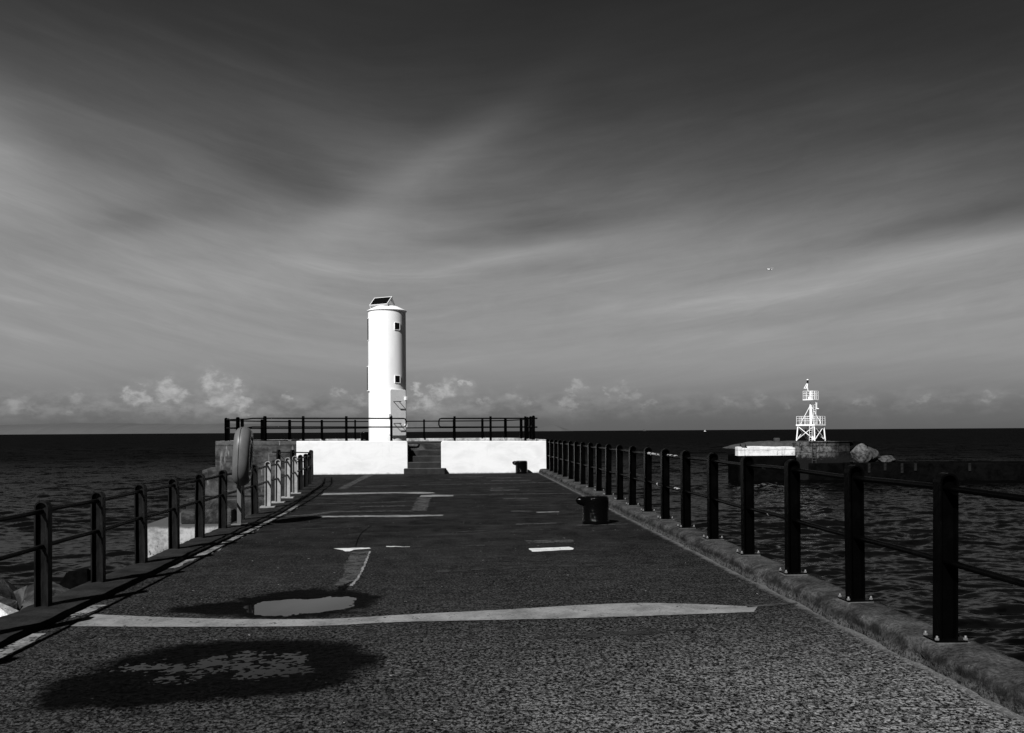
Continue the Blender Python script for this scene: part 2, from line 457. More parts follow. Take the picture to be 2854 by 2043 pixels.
def bollardpaint(gg, b):
    p = obco(gg)
    n1 = gg.noise(p, 30, 3, .6)
    n2 = gg.noise(p, 9, 4, .6)
    b.inputs['Base Color'].default_value = (.0015, .0015, .0015, 1)
    bump(gg, b, gg.m('ADD', n1, gg.m('MULTIPLY', n2, .8)), .9, .010)
    b.inputs['Roughness'].default_value = .10
    b.inputs['Specular IOR Level'].default_value = .11
M_boll = mat('thick_black_paint', build=bollardpaint)

def oldpaint(gg, b):
    p = obco(gg)
    n1 = gg.noise(p, 14, 5, .65)
    n2 = gg.noise(gg.v('MULTIPLY', p, (6, 6, 1.2)), 3.0, 5, .65)
    c = gg.mix(gg.rng(n2, .35, .7), .003, .013)
    c = gg.mix(gg.rng(n1, .66, .76), c, .05)
    gg.nt.links.new(gg.grey(c), b.inputs['Base Color'])
    bump(gg, b, n1, .4, .005)
    b.inputs['Roughness'].default_value = .45
    b.inputs['Specular IOR Level'].default_value = .08
M_old = mat('weathered_black_paint', build=oldpaint)
M_pale = mat('pale_post_paint', build=concrete(.19, .33, 7, 40, .6, .1, .1))
M_galv = mat('galvanised_nut', base=.13, rough=.4, spec=.3)
M_tape = mat('pale_worn_sleeve', build=concrete(.12, .5, 25, 90, .6, .3, .1))
M_buoy = mat('lifebuoy_shell', build=concrete(.082, .11, 6, 80, .4, .3, .02))
M_buoyring = mat('lifebuoy_inner_ring', base=.10, rough=.3, spec=.5)
M_seam = mat('seam_dark', base=.012, rough=.7, spec=.1)  # even dark colour of the seam line

def rocknodes(lo, hi):  # dark pits and pale flecks
    def f(gg, b):
        p = worldco(gg)
        n1 = gg.noise(p, 2.6, 6, .65, .3)
        n2 = gg.noise(p, 11, 5, .7)
        c = gg.mix(gg.rng(n1, .35, .65), lo, hi)
        c = gg.mix(gg.rng(n2, .60, .70), c, lo * .4)
        c = gg.mix(gg.m('MULTIPLY', gg.rng(n2, .30, .36, 1, 0), .5), c, hi * 3)
        gg.nt.links.new(gg.grey(c), b.inputs['Base Color'])
        bump(gg, b, gg.m('ADD', n1, n2), .9, .04)
        b.inputs['Roughness'].default_value = .8
        b.inputs['Specular IOR Level'].default_value = .25
    return f
M_rock = mat('armour_rock', build=rocknodes(.008, .060))
M_rockpale = mat('pale_rock', build=rocknodes(.02, .11))
M_rockwhite = mat('white_rock', build=rocknodes(.5, .7))

def masonry(gg, b):
    p = worldco(gg)
    x, y, z = gg.sep(p)
    n1 = gg.noise(p, .55, 5, .6, .4)
    n2 = gg.noise(p, 2.2, 6, .7)
    br = gg.n('ShaderNodeTexBrick')
    gg.put(br.inputs['Vector'], gg.xyz(gg.m('ADD', x, gg.m('MULTIPLY', n2, .7)), gg.m('ADD', z, gg.m('ADD', gg.m('MULTIPLY', n1, .55), gg.m('MULTIPLY', n2, .22))), 0))
    br.inputs['Scale'].default_value = 1.0
    br.inputs['Brick Width'].default_value = 2.3
    br.inputs['Row Height'].default_value = .74
    br.squash = .7
    br.squash_frequency = 2
    br.offset = .37
    br.inputs['Mortar Size'].default_value = .035
    br.inputs['Color1'].default_value = (.02, .02, .02, 1)
    br.inputs['Color2'].default_value = (.13, .13, .13, 1)
    br.inputs['Mortar'].default_value = (.006, .006, .006, 1)
    cc = gg.n('ShaderNodeSeparateColor')
    gg.nt.links.new(br.outputs['Color'], cc.inputs[0])
    c = gg.m('MULTIPLY', cc.outputs[0], gg.mix(gg.rng(n2, .36, .62), .22, 1.2))
    right = gg.rng(gg.m('ADD', x, gg.m('MULTIPLY', n1, 2.0)), 45.4, 46.6, 1, 0)
    c = gg.m('MULTIPLY', c, gg.mix(right, .25, 1.0))
    weed = gg.rng(gg.m('ADD', z, gg.m('MULTIPLY', gg.m('SUBTRACT', n2, .5), 1.0)), -2.0, -1.4, 1, 0)
    c = gg.mix(weed, c, .006)
    gg.nt.links.new(gg.grey(c), b.inputs['Base Color'])
    bump(gg, b, n2, .8, .08)
    b.inputs['Roughness'].default_value = .9
    b.inputs['Specular IOR Level'].default_value = .1
M_pile = mat('wet_timber', build=concrete(.004, .018, 3, 30))
M_mason = mat('weathered_masonry', build=masonry)
M_weed = mat('weed_black_stone', build=concrete(.0008, .004, .9, 5, .9, .0, .8))

def bandpaint(gg, b):
    p = worldco(gg)
    a = gg.noise(gg.v('MULTIPLY', p, (1, 1, 1.4)), 1.2, 6, .7)
    v = gg.noise(gg.v('MULTIPLY', p, (2.2, 2.2, .3)), 1.0, 4, .6)
    c = gg.mix(gg.rng(a, .42, .68), .66, .46)
    c = gg.mix(gg.rng(v, .54, .68), c, .36)
    zz = gg.sep(p)[2]
    seam = gg.rng(gg.m('ABSOLUTE', gg.m('ADD', zz, gg.m('ADD', .82, gg.m('MULTIPLY', gg.m('SUBTRACT', a, .5), .2)))), .02, .05, 1, 0)
    c = gg.mix(gg.m('MULTIPLY', seam, .7), c, .12)
    c = gg.mix(gg.rng(gg.noise(p, 2.6, 5, .7), .62, .66), c, .16)
    gg.nt.links.new(gg.grey(c), b.inputs['Base Color'])
    bump(gg, b, a, .5, .05)
    b.inputs['Roughness'].default_value = .85
M_band = mat('flaking_white_paint', build=bandpaint)
M_lattice = mat('lattice_white_paint', base=.80, rough=.5, spec=.3)
M_hill = mat('far_moorland', build=concrete(.075, .088, .0006, .004, 1, 0, .0))
M_birdwhite = mat('gull_plumage', base=.75, rough=.8, spec=.1)
M_birdblack = mat('dark_plumage', base=.006, rough=.7, spec=.1)
M_boathull = mat('white_gelcoat', base=.8, rough=.3, spec=.4)
M_sail = mat('sailcloth', base=.42, rough=.8, spec=.1)
M_ship = mat('ship_grey', base=.06, rough=.7, spec=.1)

def water(gg, b):
    nt = gg.nt
    p = worldco(gg)
    x, y, z = gg.sep(p)
    dist = gg.m('SQRT', gg.m('ADD', gg.m('MULTIPLY', x, x), gg.m('MULTIPLY', y, y)))
    def ncol(sc, det):
        nd = gg.n('ShaderNodeTexNoise')
        gg.put(nd.inputs['Vector'], gg.v('MULTIPLY', p, (.7, 1.2, .0)))
        nd.inputs['Scale'].default_value = sc
        nd.inputs['Detail'].default_value = det
        nd.inputs['Roughness'].default_value = .6
        return gg.v('SUBTRACT', nd.outputs['Color'], (.5, .5, .5))
    # facet slopes: small ripples near by, whole unresolved waves far off
    far = gg.rng(dist, 50, 260)
    sl = gg.v('ADD', gg.v('SCALE', ncol(1.7, 4), scale=gg.m('ADD', .75, gg.m('MULTIPLY', far, 1.0))),
              gg.v('SCALE', ncol(.16, 4), scale=gg.m('MULTIPLY', far, 2.0)))
    sx, sy, sz = gg.sep(sl)
    nrm_ = gg.v('NORMALIZE', gg.v('ADD', gg.n('ShaderNodeNewGeometry').outputs['Normal'], gg.xyz(sx, sy, 0)))
    fr = gg.n('ShaderNodeFresnel')
    fr.inputs['IOR'].default_value = 1.33
    nt.links.new(nrm_, fr.inputs['Normal'])
    gl = gg.n('ShaderNodeBsdfGlossy')
    gl.inputs['Color'].default_value = (1, 1, 1, 1)
    gl.inputs['Roughness'].default_value = .08
    nt.links.new(nrm_, gl.inputs['Normal'])
    df = gg.n('ShaderNodeBsdfDiffuse')
    df.inputs['Color'].default_value = (.0012, .0012, .0012, 1)
    mx = gg.n('ShaderNodeMixShader')
    nt.links.new(gg.m('MULTIPLY', fr.outputs[0], gg.mix(far, .18, .03)), mx.inputs[0])
    foam = gg.m('MULTIPLY', gg.rng(gg.noise(gg.v('MULTIPLY', p, (.45, 1.3, 0)), .55, 5, .65), .735, .75), gg.rng(gg.noise(gg.v('MULTIPLY', p, (1, 1, 0)), .06, 2), .45, .6))
    nt.links.new(gg.grey(gg.mix(foam, .0012, .22)), df.inputs['Color'])
    nt.links.new(df.outputs[0], mx.inputs[1])
    nt.links.new(gl.outputs[0], mx.inputs[2])
    out = [n for n in nt.nodes if n.type == 'OUTPUT_MATERIAL'][0]
    nt.links.new(mx.outputs[0], out.inputs['Surface'])
    nt.nodes.remove(b)
M_water = mat('sea_water', build=water)
M_puddle = mat('puddle_water', base=.002, rough=.02, spec=.5)
M_puddle.node_tree.nodes['Principled BSDF'].inputs['IOR'].default_value = 1.33

# ------------------------------------------------------------------ mesh helpers
class MB:
    def __init__(self):
        self.v = []; self.f = []; self.sm = []
    def add(self, vs, fs, smooth=False):
        k = len(self.v)
        self.v += [tuple(p) for p in vs]
        self.f += [tuple(i + k for i in f) for f in fs]
        self.sm += [smooth] * len(fs)
        return self
    def box(self, x0, x1, y0, y1, z0, z1, M=None):
        vs = [(x, y, z) for z in (z0, z1) for y in (y0, y1) for x in (x0, x1)]
        if M is not None:
            vs = [M @ Vector(p) for p in vs]
        return self.add(vs, [(0, 2, 3, 1), (4, 5, 7, 6), (0, 1, 5, 4), (2, 6, 7, 3), (0, 4, 6, 2), (1, 3, 7, 5)])
    def prism(self, poly, z0, z1, M=None):      # poly counter-clockwise in xy
        n = len(poly)
        f0 = z0 if callable(z0) else (lambda x, y: z0)
        f1 = z1 if callable(z1) else (lambda x, y: z1)
        vs = [(x, y, f0(x, y)) for x, y in poly] + [(x, y, f1(x, y)) for x, y in poly]
        if M is not None:
            vs = [M @ Vector(p) for p in vs]
        fs = [tuple(range(n - 1, -1, -1)), tuple(range(n, 2 * n))]
        fs += [(i, (i + 1) % n, n + (i + 1) % n, n + i) for i in range(n)]
        return self.add(vs, fs)
    def tube(self, pts, r, seg=10, closed=False, smooth=True):
        pts = [Vector(p) for p in pts]
        n = len(pts)
        rs = r if isinstance(r, (list, tuple)) else [r] * n
        vs, fs = [], []
        up = None
        for i, p in enumerate(pts):
            a = pts[i - 1] if (i > 0 or closed) else p
            c = pts[(i + 1) % n] if (i < n - 1 or closed) else p
            t = (c - a).normalized()
            if up is None:
                up = Vector((0, 0, 1)) if abs(t.z) < .9 else Vector((1, 0, 0))
            s = t.cross(up).normalized()
            up = s.cross(t).normalized()
            for k in range(seg):
                q = 2 * math.pi * k / seg
                vs.append(p + (s * math.cos(q) + up * math.sin(q)) * rs[i])
        for i in range(n if closed else n - 1):
            j = (i + 1) % n
            for k in range(seg):
                l = (k + 1) % seg
                fs.append((i * seg + k, i * seg + l, j * seg + l, j * seg + k))
        self.add(vs, fs, smooth)
        if not closed:
            self.add(vs[:seg], [tuple(range(seg))])
            self.add(vs[-seg:], [tuple(range(seg - 1, -1, -1))])
        return self
    def lathe(self, prof, c=(0, 0, 0), seg=48, smooth=True):
        vs, fs = [], []
        for r, z in prof:
            for k in range(seg):
                q = 2 * math.pi * k / seg
                vs.append((c[0] + r * math.cos(q), c[1] + r * math.sin(q), c[2] + z))
        for i in range(len(prof) - 1):
            for k in range(seg):
                l = (k + 1) % seg
                fs.append((i * seg + k, i * seg + l, (i + 1) * seg + l, (i + 1) * seg + k))
        self.add(vs, fs, smooth)
        if prof[0][0] > 1e-4:
            self.add(vs[:seg], [tuple(range(seg - 1, -1, -1))])
        if prof[-1][0] > 1e-4:
            self.add(vs[-seg:], [tuple(range(seg))])
        return self
    def mesh(self, name, m):
        me = bpy.data.meshes.new(name)
        me.from_pydata(self.v, [], self.f)
        me.materials.append(m)
        me.polygons.foreach_set('use_smooth', self.sm)
        me.update()
        return me

def wloc(o):
    p = Vector((0, 0, 0))
    while o is not None:
        p += o.location; o = o.parent
    return p
def link(name, me, parent=None, loc=(0, 0, 0), rotz=0):
    o = bpy.data.objects.new(name, me)
    COL.objects.link(o)
    o.location = loc
    o.rotation_euler = (0, 0, rotz)
    if parent is not None:
        o.parent = parent
    return o
def part(name, mb, m, parent, bevel=0):
    """mesh given in world coordinates, hung under its thing"""
    off = wloc(parent)
    mb.v = [(x - off.x, y - off.y, z - off.z) for x, y, z in mb.v]
    o = link(name, mb.mesh(name, m), parent)
    if bevel:
        bv = o.modifiers.new('bevel', 'BEVEL'); bv.width = bevel; bv.segments = 2; bv.limit_method = 'ANGLE'
    return o
def tag(o, label=None, cat=None, group=None, kind=None):
    if label: o['label'] = label
    if cat: o['category'] = cat
    if group: o['group'] = group
    if kind: o['kind'] = kind
    return o
def empty(name, loc, label, cat, group=None, rotz=0):
    o = link(name, None, None, loc, rotz)
    o.empty_display_size = .2
    return tag(o, label, cat, group)
def structure(name, mb, m, bevel=0):
    o = link(name, mb.mesh(name, m))
    o['kind'] = 'structure'
    if bevel:
        bv = o.modifiers.new('bevel', 'BEVEL'); bv.width = bevel; bv.segments = 2; bv.limit_method = 'ANGLE'
    return o
def grid_obj(name, V, nr, nc, m, smooth=True, closed=False):
    me = bpy.data.meshes.new(name)
    V = np.ascontiguousarray(V, dtype=np.float32).reshape(-1, 3)
    i = np.arange(nr - 1)[:, None]
    cc = nc if closed else nc - 1
    j = np.arange(cc)[None, :]
    j2 = (j + 1) % nc
    q = np.stack([i * nc + j, i * nc + j2, (i + 1) * nc + j2, (i + 1) * nc + j], -1).reshape(-1, 4)
    me.vertices.add(len(V)); me.vertices.foreach_set('co', V.ravel())
    me.loops.add(q.size); me.loops.foreach_set('vertex_index', q.ravel().astype(np.int32))
    me.polygons.add(len(q)); me.polygons.foreach_set('loop_start', (np.arange(len(q)) * 4).astype(np.int32))
    me.polygons.foreach_set('use_smooth', np.full(len(q), smooth))
    me.materials.append(m)
    me.update(calc_edges=True); me.validate()
    o = link(name, me)
    return o

# ================================================================== SETTING
SEA = -4.5
# ---- sea: real wave geometry on a log-spaced fan, finest in front of the pier
def make_sea():
    th = np.concatenate([np.linspace(-48, 48, 640), np.linspace(50, 310, 90)]) * math.pi / 180
    r = np.concatenate([[.5, 8], np.geomspace(14, 420, 860), np.geomspace(440, 60000, 90)])
    Rr, T = np.meshgrid(r, th, indexing='ij')
    X = Rr * np.sin(T); Y = Rr * np.cos(T)
    dr = np.gradient(r)[:, None] * np.ones_like(T)
    Z = np.zeros_like(X)
    rs = np.random.RandomState(5)
    wx = fbm(X / 9, Y / 9, 3, 3) * 2.2
    wy = fbm(X / 9 + 40, Y / 9, 3, 8) * 2.2
    grp = .75 + 1.0 * fbm(X / 22, Y / 13, 3, 21)
    for k in range(80):
        lam = 0.36 * (6.5 / .36) ** rs.rand()
        ang = R(-80) + rs.randn() * .45           # travelling direction
        kk = 2 * math.pi / lam
        amp = .0066 * lam ** .68 * (.6 + .8 * rs.rand())
        fade = np.clip((lam / (2.6 * dr) - .6) / .8, 0, 1)
        ph = kk * ((X + wx) * math.cos(ang) + (Y + wy) * math.sin(ang)) + rs.rand() * 6.28
        s = np.sin(ph)
        Z += amp * fade * (s - .28 * np.cos(2 * ph))
    Z *= np.clip(grp, .25, 1.6)
    Z = np.where(Rr < 13, 0, Z) + SEA
    V = np.stack([X, Y, Z], -1)
    o = grid_obj('sea', V, len(r), len(th), M_water, closed=True)
    # grid is wound clockwise from above: flip
    o.data.flip_normals()
    o['kind'] = 'structure'
make_sea()

# ---- distant hills across the water
def make_hills():
    xs = np.linspace(-14000, 3400, 420)
    ys = np.linspace(24000, 30000, 14)
    X, Y = np.meshgrid(xs, ys, indexing='ij')
    prof = np.interp(xs, [-14000, -12600, -10500, -8800, -7400, -6700, -6000, -5200, -4300, -3400, -2600, -1200, 1900, 2500, 2850, 3100, 3400],
                     [250, 300, 310, 270, 250, 290, 240, 215, 190, 120, 60, -40, -40, 60, 190, 90, -40])
    prof = prof + 30 * fbm(xs / 700, xs * 0, 4, 2) + 12 * fbm(xs / 160, xs * 0, 3, 4)
    b = np.clip(np.sin((ys - 24000) / 6000 * math.pi), 0, 1) ** .7
    Z = -60 + (prof[:, None] + 60) * b[None, :] + 14 * fbm(X / 300, Y / 300, 3, 9)
    o = grid_obj('hills', np.stack([X, Y, Z], -1), len(xs), len(ys), M_hill)
    o.data.flip_normals()
    o['kind'] = 'structure'
make_hills()

# ---- deck
LEFT = [(-40, -3.40), (10, -3.42), (18, -3.46), (20, -3.56), (22, -3.68), (24.8, -3.86), (26.6, -3.95), (28.4, -4.15), (30, -4.42), (31.5, -4.72), (32.3, -5.6), (33.0, -6.1), (34.6, -6.2)]
def left_x(y):
    return np.interp(y, [a for a, _ in LEFT], [b for _, b in LEFT])
def deck_h(x, y):
    h = .0030 * fbm(x * .9, y * .9, 3, 4) + .0026 * fbm(x * 27, y * 27, 2, 11) * np.clip((11.5 - y) / 2, 0, 1)
    wob = fbm(x * 2.6, y * 2.6, 4, 31)
    d1 = np.sqrt(((x + 1.47) / .47) ** 4 + ((y - 8.42) / .48) ** 4) + wob * .8
    h = h - .0105 * np.clip((1.22 - d1) / .75, 0, 1) - .0042 * np.clip((1.4 - np.hypot((x + 2.05) / .5, (y - 8.36) / .22) + wob) / .8, 0, 1)
    d2 = np.hypot((x + 1.46) / .95, (y - 6.27) / .55) + wob * .9
    h = h - .0072 * np.clip((1.12 - d2) / .75, 0, 1) + .0042 * fbm(x * 38, y * 34, 2, 77) * (d2 < 1.6) + .0012 * fbm(x * 9, y * 14, 2, 79) * (d2 < 1.6)
    h = h + .0022 * fbm(x * 33, y * 30, 2, 78) * (d1 < 1.8)
    return h
def make_deck():
    ys = np.concatenate([np.linspace(-40, 3.5, 40), np.arange(3.6, 5.2, .03), np.arange(5.2, 9.5, .012), np.arange(9.5, 10.2, .03), np.linspace(10.25, 16, 120), np.linspace(16.1, 34.6, 120)])
    u = np.linspace(0, 1, 480)
    Y = np.repeat(ys[:, None], len(u), 1)
    L = left_x(ys)[:, None]
    X = L + (3.16 - L) * u[None, :]
    Z = deck_h(X, Y)
    o = grid_obj('pier_deck', np.stack([X, Y, Z], -1), len(ys), len(u), M_deck)
    o['kind'] = 'structure'
make_deck()

def puddle(cx, cy, rx, ry, z):
    pts = [(cx + rx * math.cos(q), cy + ry * math.sin(q)) for q in np.linspace(0, 2 * math.pi, 64, endpoint=False)]
    mb = MB()
    mb.add([(x, y, z) for x, y in pts], [tuple(range(len(pts)))])
    o = link('puddle', mb.mesh('puddle', M_puddle))
    o['kind'] = 'structure'
puddle(-1.45, 8.42, .95, .60, -.0062)
puddle(-1.46, 6.25, 1.0, .68, -.0058)

# ---- pier body under the deck, left coping, right kerb
mb = MB()
ysb = [-40, 0, 5, 10, 14, 17, 19, 21, 23, 25, 27, 29, 31, 32.2, 33.2, 34.55]
lf = [(float(left_x(y)) - .30, y) for y in ysb]
poly = [(3.46, -40), (3.46, 34.55)] + [(x, y) for x, y in reversed(lf)]
mb.prism(poly, SEA - 2, -.05)
structure('pier_wall', mb, M_grey)

def make_coping():
    ys = np.concatenate([np.linspace(-40, 3.5, 30), np.arange(3.6, 20, .06), np.arange(20, 34.5, .15)])
    n = len(ys)
    L = left_x(ys)
    prof = [(-.005, -.06), (-.010, .022), (-.035, .036), (-.20, .042), (-.42, .040), (-.50, .026), (-.555, -.02), (-.57, -.30), (-.57, -1.2)]
    V = np.zeros((n, len(prof), 3))
    for k, (dx_, dz_) in enumerate(prof):
        nx = fbm(ys * 3.0, ys * 0 + k * .7, 4, 50) * .035 * (k > 3)
        nz = fbm(ys * 4.0, ys * 0 + k * 1.3, 4, 60) * .014 * (0 < k < 7)
        V[:, k, 0] = L + dx_ + nx
        V[:, k, 1] = ys
        V[:, k, 2] = dz_ + nz
    o = grid_obj('coping', V, n, len(prof), M_coping)
    o.data.flip_normals()
    o['kind'] = 'structure'
make_coping()

def make_kerb():
    ys = np.concatenate([np.linspace(-40, 3.0, 30), np.arange(3.1, 16, .04), np.arange(16, 34.5, .12)])
    n = len(ys)
    prof = [(3.12, -.04), (3.13, .04), (3.14, .085), (3.158, .122), (3.195, .144), (3.25, .151), (3.33, .152), (3.45, .152), (3.505, .148), (3.525, .11), (3.53, -.2), (3.53, -1.5)]
    V = np.zeros((n, len(prof), 3))
    for k, (x_, z_) in enumerate(prof):
        V[:, k, 0] = x_ + fbm(ys * 3.2, ys * 0 + k * .45, 4, 70) * (.045 if k < 5 else .012) + vnoise(ys * 11, ys * 0 + k * .8, 75) * (.022 if k < 5 else .006)
        V[:, k, 1] = ys
        V[:, k, 2] = z_ + fbm(ys * 4.5, ys * 0 + k * .6, 4, 80) * (.04 if 0 < k < 5 else .008) + vnoise(ys * 9, ys * 0 + k * .9, 85) * (.02 if 0 < k < 5 else .005)
    o = grid_obj('kerb', V, n, len(prof), M_kerb)
    o['kind'] = 'structure'
    o.data.flip_normals()
make_kerb()

# ---- repairs and joints laid on the deck
def sheet(name, pts, m, z=.0052, jit=.02, step=.05, seed=0):
    rs = random.Random(seed + len(pts) * 31 + int(pts[0][0] * 100))
    out = []
    n = len(pts)
    for i in range(n):
        a, b_ = Vector(pts[i]), Vector(pts[(i + 1) % n])
        L_ = (b_ - a).length
        k = max(1, int(L_ / step))
        for s in range(k):
            p = a.lerp(b_, s / k)
            q = jit if L_ > .15 else jit * .4
            out.append((p.x + rs.uniform(-q, q) * .7, p.y + rs.uniform(-q, q)))
    bm = bmesh.new()
    vs = [bm.verts.new((x, y, z)) for x, y in out]
    f = bm.faces.new(vs)
    bm.normal_update()
    if f.normal.z < 0:
        f.normal_flip()
    bmesh.ops.triangulate(bm, faces=[f])
    me = bpy.data.meshes.new(name)
    bm.to_mesh(me); bm.free()
    me.materials.append(m)
    o = link(name, me)
    o['kind'] = 'structure'
    return o
def spline(pts, n=14):
    out = []
    P = [Vector(p) for p in pts]
    for i in range(len(P) - 1):
        p0, p1, p2, p3 = P[max(i - 1, 0)], P[i], P[i + 1], P[min(i + 2, len(P) - 1)]
        for s in range(n):
            t = s / n
            out.append(.5 * ((2 * p1) + (p2 - p0) * t + (2 * p0 - 5 * p1 + 4 * p2 - p3) * t * t + (3 * p1 - p0 - 3 * p2 + p3) * t ** 3))
    out.append(P[-1])
    return [tuple(p) for p in out]
front = spline([(-3.22, 7.70), (-2.17, 7.583), (-1.17, 7.526), (-.435, 7.620), (1.1, 7.643), (2.584, 7.755)])
back = spline([(2.70, 7.985), (1.85, 8.235), (1.182, 8.215), (.4, 8.06), (-.45, 7.925), (-1.213, 7.80), (-2.275, 7.935), (-3.24, 8.20)])
sheet('concrete_band', front + back, M_patch, jit=.014, step=.035)
sheet('concrete_band', [(2.6, 7.96), (3.10, 8.08), (3.12, 8.15), (2.6, 8.04)], M_patch_mid, jit=.012)
P = lambda *a, m=M_patch, **k: sheet('concrete_patch', list(a), m, **k)
P((-3.50, 23.95), (-2.2, 24.0), (-.92, 24.0), (-.62, 23.75), (-.57, 23.5), (-.9, 23.25), (-1.6, 23.6), (-2.2, 23.5), (-3.44, 23.2))
P((-.92, 22.15), (-.10, 22.3), (-.08, 22.75), (-.60, 22.9), (-.90, 22.75), m=M_patch)
P((-.1, 22.62), (1.4, 22.75), (2.92, 22.85), (2.92, 22.98), (1.4, 22.92), (-.1, 22.8), m=M_patch_mid, jit=.03)
P((-3.36, 20.2), (-2.2, 20.4), (-.92, 20.78), (-.92, 20.95), (-2.2, 20.55), (-3.36, 20.35), m=M_patch_mid, jit=.03)
P((-2.63, 17.15), (-1.6, 17.1), (-1.1, 17.0), (-.27, 17.15), (-.27, 17.36), (-1.1, 17.40), (-2.0, 17.38), (-2.63, 17.42), jit=.025)
P((-3.42, 17.3), (-2.85, 17.4), (-2.5, 18.0), (-2.3, 18.2), (-.88, 18.2), (-.88, 18.36), (-2.5, 18.5), (-2.85, 17.85), (-3.42, 17.42), m=M_patch_mid, jit=.03)
P((-.93, 18.4), (-.63, 18.3), (-.62, 20.2), (-.64, 21.9), (-.96, 22.1), (-.94, 20.2), m=M_patch_mid, jit=.05)
P((1.07, 17.80), (1.466, 17.78), (1.466, 18.05), (1.07, 18.1), m=M_patch_mid)
P((1.083, 21.1), (1.682, 21.1), (1.682, 21.42), (1.083, 21.42), m=M_patch_mid)
P((.89, 24.15), (1.692, 24.2), (1.692, 24.6), (.89, 24.6), m=M_patch_mid)
P((.945, 25.1), (1.29, 25.15), (1.29, 25.4), (.945, 25.4), m=M_patch_mid)
P((-1.17, 27.05), (1.0, 27.4), (3.06, 27.7), (3.06, 27.95), (1.0, 27.62), (-1.17, 27.28), m=M_patch_mid, jit=.04)
P((-3.3, 26.55), (-1.5, 26.85), (-1.5, 27.05), (-3.3, 26.75), m=M_patch_mid, jit=.04)
P((1.1, 28.9), (2.4, 29.0), (2.4, 29.35), (1.1, 29.25), m=M_patch_mid, jit=.04)
P((1.0, 30.8), (2.2, 30.9), (2.2, 31.15), (1.0, 31.05), m=M_patch_mid, jit=.04)
P((-.3, 31.6), (.9, 31.7), (.9, 31.95), (-.3, 31.8), m=M_patch_mid, jit=.04)
P((-.6, 29.9), (-.2, 29.95), (-.2, 30.2), (-.6, 30.15), m=M_patch_mid, jit=.03)
P((.993, 13.02), (1.68, 12.99), (1.68, 13.16), (.98, 13.14), m=M_patch_mid, jit=.012)
P((1.0, 12.78), (1.664, 12.82), (1.672, 13.0), (.993, 13.0), m=M_patch_mid, jit=.012)
P((.966, 12.22), (1.53, 12.34), (1.57, 12.2), (1.558, 12.05), (1.3, 11.98), (.99, 11.88), m=M_patch_white, jit=.012)
P((-1.70, 12.53), (-1.22, 12.56), (-1.18, 12.46), (-1.396, 12.36), (-1.44, 12.20), (-1.50, 12.19), (-1.55, 12.32), m=M_patch_white, jit=.012)
P((-.99, 12.61), (-.66, 12.56), (-.66, 12.63), (-.99, 12.70), m=M_patch_white, jit=.015)
P((-.9, 12.60), (-.32, 12.60), (.38, 12.60), (.38, 12.65), (-.32, 12.64), (-.9, 12.64), m=M_patch_mid, jit=.02)
P((2.0, 15.1), (2.5, 15.16), (2.9, 15.2), (2.9, 15.28), (2.4, 15.26), (2.0, 15.2), m=M_patch_mid, jit=.03)
P((1.0, 15.35), (1.7, 15.45), (1.7, 15.6), (1.0, 15.5), m=M_patch_mid, jit=.03)
P((1.55, 17.6), (2.0, 17.62), (2.0, 17.75), (1.55, 17.72), m=M_patch, jit=.03)
P((-2.2, 19.3), (-1.0, 19.5), (-1.1, 19.75), (-2.0, 19.6), m=M_patch_mid, jit=.06)
P((-1.28, 9.5), (-1.10, 9.45), (-1.09, 10.0), (-1.115, 10.9), (-1.17, 12.2), (-1.40, 12.15), (-1.36, 11.0), (-1.27, 10.2), m=M_patch_mid, jit=.03, z=.0046)
P((-1.118, 9.45), (-1.09, 9.45), (-1.075, 10.0), (-1.10, 10.9), (-1.16, 12.2), (-1.18, 12.2), (-1.125, 10.9), (-1.10, 10.0), m=M_patch, jit=.012, z=.0058)
P((-3.37, 25.6), (-3.1, 25.6), (-3.15, 29.0), (-3.1, 33.7), (-3.4, 33.7), (-3.38, 29.0), m=M_patch_mid, jit=.05)
P((-.15, 14.3), (.9, 14.45), (1.5, 14.5), (1.5, 14.62), (.8, 14.6), (-.15, 14.42), m=M_faint, jit=.05)
P((-.3, 10.25), (.8, 10.45), (2.1, 10.6), (2.1, 10.75), (.8, 10.62), (-.3, 10.42), m=M_faint, jit=.05)
P((-3.0, 15.0), (-1.6, 15.3), (-1.6, 15.45), (-3.0, 15.12), m=M_faint, jit=.05)
P((.2, 19.0), (2.9, 19.3), (2.9, 19.45), (.2, 19.2), m=M_faint, jit=.06)
P((-.4, 25.6), (2.9, 25.9), (2.9, 26.05), (-.4, 25.8), m=M_faint, jit=.06)
P((-2.9, 29.5), (-.8, 29.7), (-.8, 29.95), (-2.9, 29.75), m=M_faint, jit=.06)
P((.6, 6.9), (1.5, 7.0), (1.9, 7.1), (1.9, 7.16), (1.2, 7.1), (.6, 6.98), m=M_faint, jit=.04)
# mortar strip where the deck meets the left coping
for a, b_ in ((3.0, 7.5), (8.15, 8.75), (10.9, 13.5), (13.62, 15.3), (15.45, 20.2)):
    rs = random.Random(int(a * 10))
    yy = np.arange(a, b_, .12)
    ins = [(float(left_x(y)) + .155 + rs.uniform(-.04, .03) + .09 * float(fbm(y * .9, 0, 3, 5)), y) for y in yy]
    outs = [(float(left_x(y)) + .02 + rs.uniform(-.012, .012), y) for y in yy]
    sheet('mortar_strip', outs + ins[::-1], M_strip, jit=.010, z=.0052)
